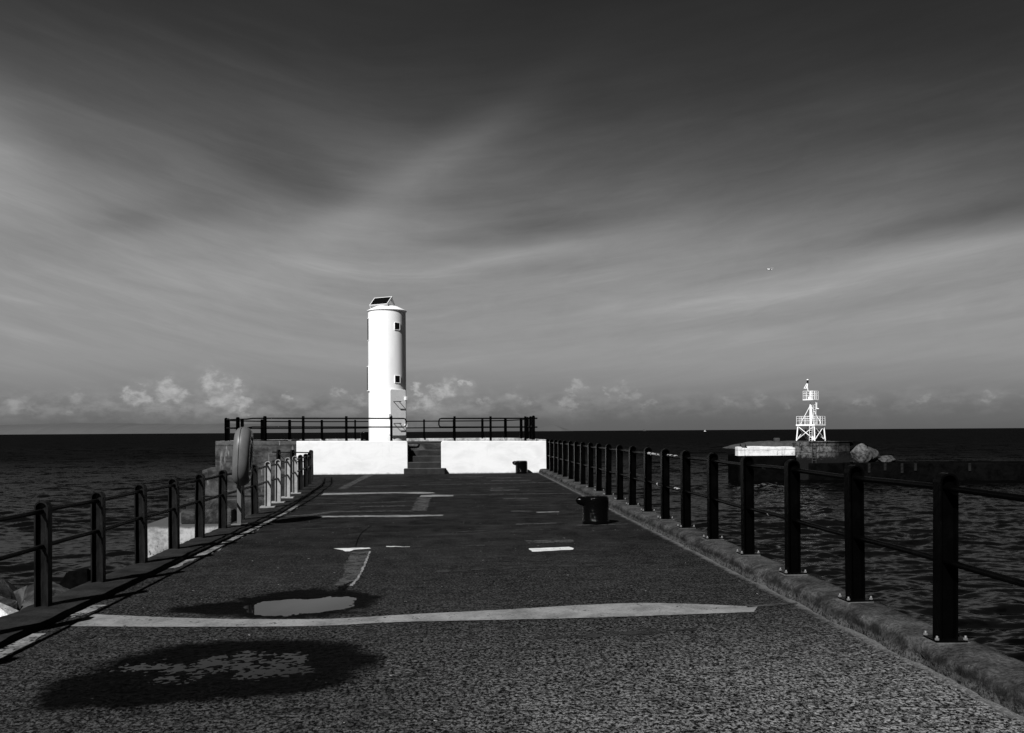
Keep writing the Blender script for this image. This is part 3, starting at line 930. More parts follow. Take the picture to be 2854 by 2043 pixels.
# cracks
def crack(pts, w, seed):
    rs = random.Random(seed)
    q = spline(pts, 10)
    l_ = [(x - w * rs.uniform(.3, 1), y) for x, y in q]
    r_ = [(x + w * rs.uniform(.3, 1), y) for x, y in q]
    sheet('crack', r_ + l_[::-1], M_crack, jit=.002, z=.0062, step=.05)
crack([(-1.458, 15.5), (-1.51, 14.6), (-1.50, 14.0), (-1.47, 13.4), (-1.42, 12.7)], .010, 3)
crack([(-2.45, 5.62), (-2.58, 5.35), (-2.66, 5.1), (-2.80, 4.75), (-2.95, 4.4)], .007, 4)
crack([(-1.16, 9.3), (-1.17, 9.5), (-1.12, 9.72)], .025, 6)

# ================================================================== PIER HEAD
FLOOR = 1.12
def ztop(x):
    return 1.238 - .0065 * x
OUT = [(-9.05, 34.5), (-9.45, 36.2), (-9.85, 38.4), (-9.75, 40.5), (-9.2, 42.3), (-8.3, 43.9), (-6.9, 45.1), (-5.1, 45.4), (1.3, 45.4), (2.5, 44.6), (3.2, 42.6), (3.40, 40), (3.43, 34.5)]
head = empty('pier_head', (-2.8, 39.5, 0), 'grey stained concrete raised platform of the pier end, behind the white walls', 'platform')
mb = MB()
ccw = [(-9.05, 34.5), (-1.90, 34.5), (-1.90, 35.4), (-.57, 35.4), (-.57, 34.5), (3.43, 34.5)] + list(reversed(OUT[:-1]))[:-1]
mb.prism(ccw, SEA - 1.5, FLOOR)
part('platform_body', mb, M_grey, head)
mb = MB()
mb.prism([(-9.05, 34.505), (-6.045, 34.505), (-6.045, 34.9), (-8.95, 34.9)], FLOOR, lambda x, y: ztop(x))
part('parapet', mb, M_grey, head, .02)
mb = MB()
for i in range(len(OUT) - 1):
    (x0, y0), (x1, y1) = OUT[i], OUT[i + 1]
    if i == 0:
        x0, y0 = -9.14, 34.9
    c = Vector((-3.2, 39.5))
    def inn(x, y, d_=.34):
        v = (c - Vector((x, y))).normalized()
        return (x + v.x * d_, y + v.y * d_)
    a2, b2 = inn(x0, y0), inn(x1, y1)
    zk = 1.27 if i else 1.26
    mb.prism([(x1, y1), (x0, y0), a2, b2], FLOOR, zk)
part('edge_kerb', mb, M_edge, head, .015)
# stepped foundation to the left
fd = empty('stepped_foundation', (-8, 33.8, -2), 'dark stained stepped concrete footing left of the pier head, pale at its front corner', 'foundation')
mb = MB(); mb.prism([(-9.5, 34.35), (-6.1, 34.35), (-6.1, 37), (-9.9, 37)], -.78, .22); part('upper_step', mb, M_grey, fd, .04)
mb = MB(); mb.prism([(-9.85, 33.5), (-4.9, 33.5), (-4.9, 37), (-10.2, 37)], -1.72, -.80); part('middle_step', mb, M_foot, fd, .05)
mb = MB(); mb.prism([(-11.15, 32.4), (-4.6, 32.4), (-4.6, 38), (-11.4, 38)], SEA - 1.5, -1.66); part('lower_step', mb, M_bleach, fd, .06)
mb = MB(); mb.prism([(-9.9, 33.0), (-8.1, 33.0), (-8.0, 34.2), (-9.9, 34.2)], -1.7, -1.15); part('ledge_block', mb, M_foot, fd, .08)

# white walls each side of the steps
def white_wall(x0, x1, round_left, round_right, label):
    t = empty('white_wall', ((x0 + x1) / 2, 34.6, 0), label, 'wall', 'white walls flanking the steps')
    r_ = .085
    pts = [(x0, -.05)]
    pts = [(x0, -.05), (x1, -.05)]
    if round_right:
        pts += [(x1 - r_ + r_ * math.cos(q), ztop(x1) - r_ + r_ * math.sin(q)) for q in np.linspace(0, math.pi / 2, 7)]
    else:
        pts += [(x1, ztop(x1))]
    if round_left:
        pts += [(x0 + r_ - r_ * math.cos(q), ztop(x0) - r_ + r_ * math.sin(q)) for q in np.linspace(math.pi / 2, 0, 7)]
    else:
        pts += [(x0, ztop(x0))]
    mb = MB()
    n = len(pts)
    vs = [(x, 34.465, z) for x, z in pts] + [(x, 34.80, z) for x, z in pts]
    fs = [tuple(range(n)), tuple(range(2 * n - 1, n - 1, -1))] + [(i, n + i, n + (i + 1) % n, (i + 1) % n) for i in range(n)]
    mb.add(vs, fs)
    part('wall_slab', mb, M_white, t, .018)
white_wall(-6.04, -1.87, False, True, 'longer white painted wall left of the steps, below the tower')
white_wall(-.60, 3.436, True, False, 'shorter white painted wall right of the steps, behind a bollard')

st = empty('staircase', (-1.235, 34.9, 0), 'short dark concrete flight of steps between the two white walls', 'steps')
tops = [.215, .44, .665, .89]
for k, tz in enumerate(tops):
    y0 = 34.17 + .3 * k
    if k == 0:
        mb = MB().prism([(-2.0, 34.17), (-.46, 34.15), (-.40, 34.3), (-.42, 34.46), (-.605, 34.46), (-.605, 34.8), (-1.865, 34.8), (-1.865, 34.46), (-2.0, 34.46)], -.04, tz)
        part('step', mb, M_step, st, .025)
    else:
        mb = MB().box(-1.865, -.605, y0, y0 + .31 if k < 3 else 35.395, 0, tz)
        part('step', mb, M_step, st, .02)

# ================================================================== RAILING POSTS
POST_H, PW, PD = .97, .122, .095
def post_mesh(name, h, m, w=PW, dp=PD):
    mb = MB()
    t = .012
    r0 = w / 2
    zc = h - r0
    arc = [(r0 * math.cos(q), zc + r0 * math.sin(q)) for q in np.linspace(0, math.pi, 13)]
    outl = [(r0, 0)] + arc + [(-r0, 0)]
    ri = r0 - .014
    inl = [(ri, 0)] + [(ri * math.cos(q), zc + ri * math.sin(q)) for q in np.linspace(0, math.pi, 13)] + [(-ri, 0)]
    n = len(outl)
    # web plate
    vs = [(x, -t / 2, z) for x, z in inl] + [(x, t / 2, z) for x, z in inl]
    mb.add(vs, [tuple(range(n)), tuple(range(2 * n - 1, n - 1, -1)), (0, n, 2 * n - 1, n - 1)])
    # flange bent over the top
    vs = []
    for pr in (outl, inl):
        for yy in (-dp / 2, dp / 2):
            vs += [(x, yy, z) for x, z in pr]
    A, B, C_, D_ = 0, n, 2 * n, 3 * n
    fs = []
    for i in range(n - 1):
        fs += [(A + i, B + i, B + i + 1, A + i + 1), (C_ + i, C_ + i + 1, D_ + i + 1, D_ + i),
               (A + i, A + i + 1, C_ + i + 1, C_ + i), (B + i, D_ + i, D_ + i + 1, B + i + 1)]
    fs += [(A, C_, D_, B), (A + n - 1, B + n - 1, D_ + n - 1, C_ + n - 1)]
    mb.add(vs, fs)
    return mb.mesh(name, m)
ME_post_black = post_mesh('post', 1.145, M_black, .126, .10)
ME_post_old = post_mesh('post', .96, M_old)
ME_post_pale = post_mesh('post', .97, M_pale)
ME_post_plat = post_mesh('post', .95, M_black, .12, .085)
def box_mesh(name, m, *a):
    return MB().box(*a).mesh(name, m)
ME_plate = box_mesh('base_plate', M_black, -.108, .108, -.09, .09, .001, .018)
ME_plate_pale = box_mesh('base_plate', M_pale, -.15, .15, -.12, .12, .001, .03)
mbg = MB(); mbg.prism([(-.118, -.10), (.112, -.105), (.12, .095), (-.12, .098)], -.02, .006)
ME_grout = mbg.mesh('grout_pad', M_grout)
mbb = MB().lathe([(.008, 0), (.008, .026), (.005, .028)], seg=8)
mbb.lathe([(.015, 0), (.015, .012)], seg=6, smooth=False)
ME_bolt = mbb.mesh('bolt', M_galv)

# ---- right railing on the kerb
RY = [3.07, 4.52, 5.97, 7.42, 8.87, 10.3, 11.78, 13.18, 14.5, 15.87, 17.25, 18.6, 20.0, 21.4, 22.7, 24.05, 25.35, 26.7, 28.1, 29.5, 30.8, 32.1, 33.35]
def rx(y):
    return float(np.interp(y, [3, 5.97, 7.4, 10.3, 13, 33.4], [3.29, 3.325, 3.352, 3.372, 3.382, 3.375]))
rr = empty('railing', (3.37, 18, .15), 'black glossy railing standing on the right hand kerb, bolted posts and two tube rails', 'railing', 'pier railings')
def place_post(me, parent, x, y, z, rotz=0):
    off = wloc(parent)
    return link('post', me, parent, (x - off.x, y - off.y, z - off.z), rotz)
for i, y in enumerate(RY):
    p = place_post(ME_post_black, rr, rx(y) + random.uniform(-.006, .006), y, .152, R(random.uniform(-2.5, 2.5)))
    p.rotation_euler.x = R(random.uniform(-.5, .5)); p.rotation_euler.y = R(random.uniform(-.5, .5))
    link('base_plate', ME_plate, p)
    link('grout_pad', ME_grout, p, (random.uniform(-.01, .01), random.uniform(-.01, .01), 0), R(random.uniform(-6, 6)))
    if y < 24:
        for sx in (-1, 1):
            for sy in (-1, 1):
                link('bolt', ME_bolt, p, (sx * .098, sy * .078, .022))
for z in (1.19, .69):
    mb = MB()
    yy = np.linspace(2.5, 33.9, 60)
    mb.tube([(rx(y) + .004 * math.sin(y * 1.7), y, z + .006 * math.sin(y * 2.1 + z)) for y in yy], .0225, 12)
    ra = part('rail', mb, M_black, rr)
    for y0, L_ in ([(13.75, .10), (14.05, .09), (14.24, .05), (14.85, .16), (15.1, .35), (15.55, .22), (9.7, .03)] if z > 1 else
                   [(13.6, .10), (13.78, .06), (14.65, .07), (15.0, .07), (17.5, .05), (9.55, .03)]):
        off = wloc(ra)
        mb = MB().tube([(rx(y0), y0, z), (rx(y0 + L_), y0 + L_, z)], .0245, 12)
        part('worn_sleeve', mb, M_tape, ra)

# ---- left railing
LP = [(-3.75, 4.35), (-3.755, 5.72), (-3.76, 7.10), (-3.762, 8.45), (-3.772, 9.74), (-3.80, 11.12), (-3.82, 12.45), (-3.835, 13.72), (-3.845, 15.08), (-3.87, 16.45), (-3.88, 17.6),
      (-3.95, 19.15), (-3.985, 20.4), (-4.05, 21.9), (-4.13, 23.35), (-4.235, 24.8), (-4.31, 26.1), (-4.42, 27.4), (-4.60, 28.8), (-4.80, 30.2), (-5.02, 31.45), (-5.75, 32.05), (-6.35, 32.6)]
def lz(x, y):
    return .035
lr = empty('railing', (-3.8, 15, 0), 'weathered dark railing along the left edge of the pier, with four pale posts', 'railing', 'pier railings')
for i, (x, y) in enumerate(LP):
    j0, j1 = LP[max(i - 1, 0)], LP[min(i + 1, len(LP) - 1)]
    rot = math.atan2(-(j1[0] - j0[0]), j1[1] - j0[1])
    pale = 19 < y < 23.5
    p = place_post(ME_post_pale if pale else ME_post_old, lr, x, y, lz(x, y), rot + R(random.uniform(-3, 3)))
    p.rotation_euler.x = R(random.uniform(-.9, .9)); p.rotation_euler.y = R(random.uniform(-.9, .9))
    if pale:
        p['label'] = 'pale painted post among the dark ones'
        link('base_plate', ME_plate_pale, p)
LS = spline(LP, 6)
for z in (.865, .545):
    mb = MB()
    pts = [(x, y, lz(x, y) + z + .004 * math.sin(y * 3)) for x, y in [(-3.75, 3.2)] + LS]
    pts += [(-6.6, 32.85, lz(0, 0) + z)]
    mb.tube(pts, .021, 10)
    part('rail', mb, M_old, lr)
mb = MB().tube([(-6.3, 32.5, .86), (-5.9, 32.2, .45)], .014, 8)
part('brace', mb, M_old, lr)

# ---- railing round the raised platform
pr_ = empty('railing', (-3, 39.5, FLOOR), 'black railing running round the raised pier head platform', 'railing', 'pier railings')
PF = [(-2.49, 34.66), (-4.19, 34.66), (-5.81, 34.66), (-7.25, 34.7), (-8.45, 35.5), (-9.25, 36.9), (-9.58, 38.6), (-9.40, 40.3), (-8.9, 42.0), (-7.95, 43.6), (-6.6, 44.75), (-5.02, 45.1),
      (-3.3, 45.1), (-1.62, 45.1), (-.15, 45.1), (1.28, 45.05), (2.38, 44.1), (2.95, 41.3), (3.06, 39.0), (3.05, 37.2), (3.02, 35.45)]
PR = [(2.64, 34.66), (1.30, 34.66), (-.08, 34.66)]
allp = PF + PR
for i, (x, y) in enumerate(allp):
    src = PF if i < len(PF) else PR
    k = i if i < len(PF) else i - len(PF)
    j0, j1 = src[max(k - 1, 0)], src[min(k + 1, len(src) - 1)]
    rot = math.atan2(-(j1[0] - j0[0]), j1[1] - j0[1])
    base = ztop(x) if y < 35 else 1.262
    if y < 35:
        base -= .004
    place_post(ME_post_plat, pr_, x, y, base, rot)
def ph(x, y, t):
    b_ = ztop(x) if y < 35 else 1.262
    return b_ + t
mb = MB()
top = [(x, y, ph(x, y, .86)) for x, y in spline(PF, 5)]
low = [(x, y, ph(x, y, .53)) for x, y in spline(PF, 5)]
lpx = -1.93
loop = [(lpx - .10, 34.66, ph(lpx, 34.66, .53)), (lpx - .03, 34.66, ph(lpx, 34.66, .55)), (lpx, 34.66, ph(lpx, 34.66, .62)), (lpx, 34.66, ph(lpx, 34.66, .77)), (lpx - .03, 34.66, ph(lpx, 34.66, .84)), (lpx - .10, 34.66, ph(lpx, 34.66, .86))]
mb.tube(list(reversed(low)) + loop + top, .026, 8)
part('rail', mb, M_black, pr_)
mb = MB()
lx2 = -.68
loop2 = [(lx2 + .10, 34.66, ph(lx2, 34.66, .86)), (lx2 + .03, 34.66, ph(lx2, 34.66, .84)), (lx2, 34.66, ph(lx2, 34.66, .77)), (lx2, 34.66, ph(lx2, 34.66, .62)), (lx2 + .03, 34.66, ph(lx2, 34.66, .55)), (lx2 + .10, 34.66, ph(lx2, 34.66, .53))]
mb.tube([(3.08, 34.66, ph(3, 34.66, .87))] + loop2 + [(3.08, 34.66, ph(3, 34.66, .53))], .026, 8)
for z in (.87, .53):
    mb.lathe([(.0, -.03), (.03, -.015), (.034, .0), (.03, .015), (0, .03)], (3.08, 34.66, ph(3, 34.66, z)), 12)
part('rail', mb, M_black, pr_)

# ================================================================== LIGHTHOUSE TOWER
TX, TY, TR = -2.77, 36.5, .75
tw = empty('lighthouse', (TX, TY, FLOOR), 'white cylindrical steel light tower with a solar panel on its roof', 'lighthouse')
def taz(a, r, z):      # azimuth measured from facing the camera, positive to the right
    return Vector((TX + r * math.sin(R(a)), TY - r * math.cos(R(a)), z))
def tframe(a, r, z):   # local frame: x right along the wall, y outward, z up
    o = taz(a, r, z)
    n = Vector((math.sin(R(a)), -math.cos(R(a)), 0))
    s = Vector((math.cos(R(a)), math.sin(R(a)), 0))
    return Matrix(((s.x, n.x, 0, o.x), (s.y, n.y, 0, o.y), (0, 0, 1, o.z), (0, 0, 0, 1)))
mb = MB()
prof = [(TR + .012, FLOOR), (TR + .012, 1.22), (TR, 1.23), (TR, 4.33), (TR + .008, 4.335), (TR + .008, 4.375), (TR, 4.38), (TR, 6.43)]
prof = [(TR, FLOOR), (TR, 6.43)]
for a_, b_ in zip(prof[:-1], prof[1:]):
    mb.lathe([a_, b_], (TX, TY, 0), 72)
part('tower_shell', mb, M_tower, tw)
mb = MB().lathe([(TR - .02, 6.40), (TR + .04, 6.425), (TR + .045, 6.445), (TR + .02, 6.465), (.45, 6.62), (.15, 6.70), (0, 6.715)], (TX, TY, 0), 72)
rf = part('roof', mb, M_tower, tw)
mb = MB().tube([taz(75, .30, 6.66), taz(75, .30, 6.76), taz(120, .33, 6.76), taz(120, .33, 6.65)], .014, 8)
part('lifting_handle', mb, M_alu, rf)
def rrect(w, h, r_, n=5):
    out = []
    for cx, cz, q0 in ((w / 2 - r_, h / 2 - r_, 0), (-w / 2 + r_, h / 2 - r_, 90), (-w / 2 + r_, -h / 2 + r_, 180), (w / 2 - r_, -h / 2 + r_, 270)):
        out += [(cx + r_ * math.cos(R(q0 + 90 * k / n)), cz + r_ * math.sin(R(q0 + 90 * k / n))) for k in range(n + 1)]
    return out
def plate(M, w, h, r_, y0, y1):
    pts = rrect(w, h, r_)
    n = len(pts)
    vs = [M @ Vector((x, y0, z)) for x, z in pts] + [M @ Vector((x, y1, z)) for x, z in pts]
    return MB().add(vs, [tuple(range(n)), tuple(range(2 * n - 1, n - 1, -1))] + [((i + 1) % n, i, n + i, n + (i + 1) % n) for i in range(n)])
# door
M = tframe(36, TR - .06, 2.363)
dr_ = part('door', plate(M, .72, 1.82, .06, 0, .11), M_doorpaint, tw, .008)
for z in (.43, -.43):
    for_ = [M @ Vector((-.21, .10, z)), M @ Vector((-.21, .24, z)), M @ Vector((.05, .24, z)), M @ Vector((.05, .10, z))]
    part('handle', MB().tube(for_, .017, 8), M_steelgrey, dr_)
for z in (.56, -.52):
    part('hinge', MB().box(.30, .40, .02, .17, z - .07, z + .07, M), M_tower, dr_, .01)
part('latch', MB().box(-.46, -.36, .05, .14, -.19, -.05, M), M_tower, dr_, .01)
part('side_box', MB().box(.36, .42, -.25, -.05, -.15, .38, M), M_dark, dr_, .01)
for z in (5.775, 3.68):
    M = tframe(36, TR - .03, z)
    mb = MB()
    for (x0, x1, z0, z1) in ((-.126, -.112, -.150, .150), (.112, .134, -.150, .150), (-.112, .112, .132, .150), (-.112, .112, -.154, -.132)):
        mb.box(x0, x1, -.05, .052, z0, z1, M)
    wn_ = part('window', mb, M_tower, tw, .004)
    part('pane', MB().box(-.112, .112, -.05, .045, -.132, .132, M), M_dark, wn_)
for z, h in ((5.70, .85), (3.73, .94)):
    M = tframe(-75, TR - .03, z)
    mb = MB()
    for (x0, x1, z0, z1) in ((.14, .155, -h / 2 - .03, h / 2 + .03), (-.14, .14, h / 2, h / 2 + .03), (-.14, .14, -h / 2 - .03, -h / 2)):
        mb.box(x0, x1, -.06, .045 if h < .9 else .08, z0, z1, M)
    wn_ = part('window', mb, M_tower, tw, .004)
    part('pane', MB().box(-.14, .14, -.06, .043 if h < .9 else .072, -h / 2, h / 2, M), M_dark, wn_)
# solar panel
naz = 30
s_ = Vector((math.cos(R(naz)), -math.sin(R(naz)), 0))      # along the panel, left to right
bk = Vector((math.sin(R(naz)), math.cos(R(naz)), 0))       # horizontally away from its face
upv = (bk * .72 + Vector((0, 0, .695))).normalized()
nrm = s_.cross(upv).normalized()
c0 = Vector((-3.46, 36.35, 6.66))
Mp = Matrix(((s_.x, upv.x, nrm.x, c0.x), (s_.y, upv.y, nrm.y, c0.y), (s_.z, upv.z, nrm.z, c0.z), (0, 0, 0, 1)))
W_, H_ = .86, .50
mb = MB()
for x0, x1, y0, y1 in ((0, W_, 0, .03), (0, W_, H_ - .03, H_), (0, .03, .03, H_ - .03), (W_ - .03, W_, .03, H_ - .03)):
    mb.box(x0, x1, y0, y1, -.04, .004, Mp)
sp = part('solar_panel', mb, M_alu, tw)
part('cell_sheet', MB().box(.03, W_ - .03, .03, H_ - .03, -.03, -.002, Mp), M_solar, sp)
for x in (.02, W_ - .02):
    a = Mp @ Vector((x, .01, -.03)); b_ = Mp @ Vector((x, H_ - .02, -.03))
    f_ = Vector((a.x, a.y, 6.47)) + bk * .08
    k_ = Vector((b_.x, b_.y, 6.60)) + bk * .14
    mb = MB().tube([a, f_], .016, 6).tube([b_, k_], .014, 6)
    th_ = s_ * .006
    tri = [b_ - Vector((0, 0, .03)), b_.lerp(a, .38) - Vector((0, 0, .01)), Vector((k_.x, k_.y, k_.z + .08)), k_ + Vector((0, 0, .2))]
    mb.add([p - th_ for p in tri] + [p + th_ for p in tri], [(0, 1, 2, 3), (7, 6, 5, 4), (0, 4, 5, 1), (1, 5, 6, 2), (2, 6, 7, 3), (3, 7, 4, 0)])
    part('bracket', mb, M_alu, sp)

# ================================================================== BOLLARDS
def bollard_mesh():
    mb = MB().lathe([(.228, 0), (.230, .05), (.228, .06), (.2255, .064), (.225, .40), (.222, .445), (.205, .472), (.17, .484), (0, .486)], seg=40)
    n = 9
    pts = [(-.02, 0, .33), (-.14, 0, .365), (-.22, 0, .392), (-.27, 0, .402), (-.31, 0, .408), (-.338, 0, .41), (-.35, 0, .41)]
    mb.tube(pts, [.12, .10, .082, .076, .062, .038, .008], 16)
    return mb.mesh('mooring_bollard', M_boll)
ME_b = bollard_mesh()
for loc, rz, lab in (((2.375, 15.40, 0), R(8), 'large glossy black bollard with a horn, nearest on the deck by the right kerb'),
                     ((2.43, 33.95, 0), R(4), 'black bollard standing against the right white wall'),
                     ((-3.95, 39.6, FLOOR), R(150), 'black bollard half hidden behind the white tower on the platform')):
    o = link('mooring_bollard', ME_b, None, loc, rz)
    tag(o, lab, 'bollard', 'mooring bollards')

# ================================================================== LIFEBUOY STATION
lb = empty('lifebuoy_station', (-3.70, 15.62, .035), 'pale post carrying a grey lifebuoy housing seen edge on, beside the left railing', 'lifebuoy')
mb = MB().box(-3.735, -3.665, 15.59, 15.66, .036, 1.30)
po = part('post', mb, M_buoy, lb, .006)
part('base_plate', MB().box(-3.82, -3.58, 15.51, 15.74, .037, .055), M_buoy, po, .004)
def buoy():
    """rounded-oval moulded case with a ring opening on the side that faces the deck"""
    A, B, T_ = .40, .505, .136
    seg = 64
    prof = []   # (scale of the oval, offset along the axis)
    for q in np.linspace(-90, 90, 17):
        e = .10
        prof.append((1 - e * (1 - math.cos(R(q))) * 2.3, T_ * math.sin(R(q))))
    ring = [(.74, T_ * 1.0), (.66, T_ * .93), (.60, T_ * .72), (.60, T_ * .2), (0.0, T_ * .15)]
    backp = [(0.0, -T_ * 1.0)]
    allp_ = backp + prof + ring
    vs, fs = [], []
    for s, t in allp_:
        for k in range(seg):
            q = 2 * math.pi * k / seg
            c_, sn = math.cos(q), math.sin(q)
            ex = .85
            x = math.copysign(abs(c_) ** ex, c_) * A * s
            z = math.copysign(abs(sn) ** ex, sn) * B * s
            vs.append((t, x, z))
    for i in range(len(allp_) - 1):
        for k in range(seg):
            l = (k + 1) % seg
            fs.append((i * seg + k, i * seg + l, (i + 1) * seg + l, (i + 1) * seg + k))
    mb = MB(); mb.add(vs, fs, True)
    # seam groove bead
    sm_ = MB()
    pts = []
    for k in range(seg):
        q = 2 * math.pi * k / seg
        c_, sn = math.cos(q), math.sin(q)
        off = .0 if sn < .92 else .018 * (sn - .92) / .08
        pts.append((-.035 + off * .8, math.copysign(abs(c_) ** .85, c_) * A * .992, math.copysign(abs(sn) ** .85, sn) * B * .992))
    sm_.tube(pts, .006, 6, closed=True)
    rg = MB()
    pts = [(T_ * .72, math.cos(2 * math.pi * k / 48) * A * .50, math.sin(2 * math.pi * k / 48) * B * .52) for k in range(48)]
    rg.tube(pts, .035, 10, closed=True)
    return mb, sm_, rg
b1, b2, b3 = buoy()
Mb = Matrix.Translation((-3.645, 15.66, 1.20)) @ Matrix.Rotation(R(7), 4, 'Z') @ Matrix.Rotation(R(3), 4, 'Y')
for q in (b1, b2, b3):
    q.v = [tuple(Mb @ Vector(p)) for p in q.v]
hs = part('housing', b1, M_buoy, lb)
part('seam', b2, M_seam, hs)
part('inner_ring', b3, M_buoyring, hs)

# ================================================================== ROCKS
def rock(loc, s, seed, m, label, name='rock', grp='armour rocks beside the pier'):
    bm = bmesh.new()
    bmesh.ops.create_icosphere(bm, subdivisions=4, radius=1)
    rs = np.random.RandomState(seed)
    co = np.array([v.co for v in bm.verts])
    for k in range(22):                       # facet it with random cutting planes
        n = rs.randn(3); n /= np.linalg.norm(n)
        lim = .50 + .32 * rs.rand()
        dd = co @ n
        co -= np.outer(np.clip(dd - lim, 0, None) * .97, n)
    nn = fbm(co[:, 0] * 2 + seed, co[:, 1] * 2 + co[:, 2] * 1.7, 4, seed)
    co *= (1 + .07 * nn)[:, None] * 1.25
    co *= np.array(s)
    for v, c in zip(bm.verts, co):
        v.co = c
    me = bpy.data.meshes.new(name)
    bm.to_mesh(me); bm.free()
    me.materials.append(m)
    o = link(name, me, None, loc, rs.rand() * 6.28)
    tag(o, label, 'rock', grp)
    return o
rock((-7.15, 14.2, -1.42), (.85, .8, .80), 3, M_rock, 'big dark speckled boulder at the left picture edge beyond the railing')
rock((-6.75, 13.6, -1.12), (.36, .45, .36), 5, M_rock, 'angular boulder with a lit left face beside the biggest boulder')
rock((-6.62, 14.4, -1.08), (.34, .4, .32), 8, M_rock, 'smaller rounded stone just left of the nearest visible railing post')
rock((-6.15, 12.3, -.84), (.52, .45, .22), 11, M_rockwhite, 'bright white sunlit slab lying below the boulders at the left edge')
rock((-6.1, 14.0, -1.05), (.5, .5, .36), 14, M_rock, 'mottled rock seen just right of the nearest visible railing post')
rock((-6.2, 15.4, -1.02), (.42, .45, .42), 17, M_weed, 'black pointed rock between the first two railing posts')
rock((-7.05, 17.0, -1.58), (.7, .8, .42), 21, M_rock, 'low grey rock just left of the second railing post')
# rubble bed they lie on
mb = MB()
def make_bed():
    xs = np.linspace(-11, -3.9, 60); ys = np.linspace(2, 22, 120)
    X, Y = np.meshgrid(xs, ys, indexing='ij')
    Z = -1.3 + (X + 5) * .30 - .0 * Y + .45 * fbm(X * 1.3, Y * 1.3, 4, 66) - np.clip(Y - 16, 0, 9) * .55 - np.clip(-7.5 - X, 0, 9) * .5
    o = grid_obj('rubble_bed', np.stack([X, Y, Z], -1), len(xs), len(ys), M_rock)
    o.data.flip_normals()
    tag(o, None, None, None, 'stuff')
    tag(o, 'bed of dark rubble below the left coping', 'rubble')
make_bed()

# ================================================================== FAR PIER ACROSS THE HARBOUR MOUTH
fp = empty('harbour_pier', (40, 107, SEA), 'far stone pier end with a white painted band, carrying the lattice beacon', 'pier')
mb = MB().prism([(32.6, 105), (39.25, 105), (39.25, 112), (33.4, 112)], SEA - 1, -1.47)
part('lower_wall', mb, M_weed, fp, .12)
mb = MB()
n = 40
def rough_top(x):
    return -.42 + .10 * float(fbm(x * .8, 0, 3, 91)) - (.18 if 33.0 < x < 33.9 else 0)
xs = np.linspace(32.55, 39.2, n)
vs = []
for yv in (104.93, 106.2):
    for x in xs:
        vs.append((x, yv, -1.49))
    for x in xs:
        vs.append((x, yv, rough_top(x) - (.12 if x > 39 else 0)))
fs = []
for i in range(n - 1):
    fs += [(i, i + 1, n + i + 1, n + i), (2 * n + i + 1, 2 * n + i, 3 * n + i, 3 * n + i + 1), (n + i, n + i + 1, 3 * n + i + 1, 3 * n + i)]
fs += [(0, n, 3 * n, 2 * n), (n - 1, 3 * n - 1, 4 * n - 1, 2 * n - 1)]
mb.add(vs, fs)
part('white_band', mb, M_band, fp, .04)
# domed rubble top
xs = np.linspace(33, 47, 46); ys = np.linspace(105.8, 113, 14)
X, Y = np.meshgrid(xs, ys, indexing='ij')
Z = np.interp(xs, [33, 34, 36, 38, 45, 47], [-.7, -.42, .0, .10, .12, -.3])[:, None] * np.ones_like(Y) + .12 * fbm(X * .9, Y * .9, 3, 44)
Z[:, 0] = np.minimum(Z[:, 0], -.45)
o = grid_obj('top_surface', np.stack([X, Y, Z], -1) - np.array([40, 107, SEA]), len(xs), len(ys), M_plat)
o.data.flip_normals()
o.parent = fp
mb = MB().prism([(39.27, 105.5), (45.9, 105.5), (45.9, 112), (39.27, 112)], SEA - 1, .02)
part('masonry_face', mb, M_mason, fp, .1)
mb = MB().prism([(40.9, 105.2), (45.6, 105.2), (45.6, 105.48), (40.9, 105.48)], SEA - 1, -2.45)
part('toe', mb, M_weed, fp, .1)
mb = MB().box(41.0, 46.2, 105.35, 106.2, .03, .16)
part('cope_course', mb, M_mason, fp, .04)
lad = MB()
for x in (41.35, 41.80):
    lad.tube([(x, 105.36, -2.9), (x, 105.36, -.12)], .04, 6)
for z in np.arange(-2.8, -.1, .32):
    lad.tube([(41.35, 105.36, z), (41.80, 105.36, z)], .03, 6)
part('ladder', lad, M_steelgrey, fp)
part('post_stub', MB().box(38.25, 38.85, 109, 109.6, 0, .55), M_plat, fp, .05)
fp.location.x = 40.95
fp.scale = (1.035, 1, 1)
# collapsed rubble at its right end and the low wall beyond
rock((48.45, 105.5, -1.75), (1.25, 1.0, 1.30), 33, M_rockpale, 'tall pale cracked boulder at the right end of the far pier', grp='boulders of the far pier')
rock((50.0, 106.3, -1.55), (1.3, 1.1, 1.1), 36, M_rock, 'dark boulder right of the pale one on the far pier', grp='boulders of the far pier')
rock((47.9, 106.4, -.45), (1.5, 1.0, .62), 39, M_weed, 'black boulder on top of the pale one at the far pier', grp='boulders of the far pier')
rock((51.8, 106.0, -2.2), (1.2, 1.0, .6), 41, M_rock, 'low flat boulder lowest and rightmost of the far pier heap', grp='boulders of the far pier')
bw = empty('breakwater', (62, 104, SEA), 'long low black breakwater wall running right from the far pier', 'breakwater')
mb = MB().prism([(46, 104.6), (56, 103), (70, 99), (90, 92), (92, 96), (71, 103), (57, 107), (46, 108)], SEA - 1, lambda x, y: -2.45 + .12 * math.sin(x * 1.7))
part('wall_body', mb, M_weed, bw, .15)
for x, y in ((48.6, 104.05), (50.4, 103.75), (52.3, 103.45), (53.8, 103.2), (59.6, 101.8)):
    part('fender_pile', MB().box(x, x + .28, y, y + .3, -3.6 + random.uniform(-.3, .3), -2.5), M_pile, bw, .03)

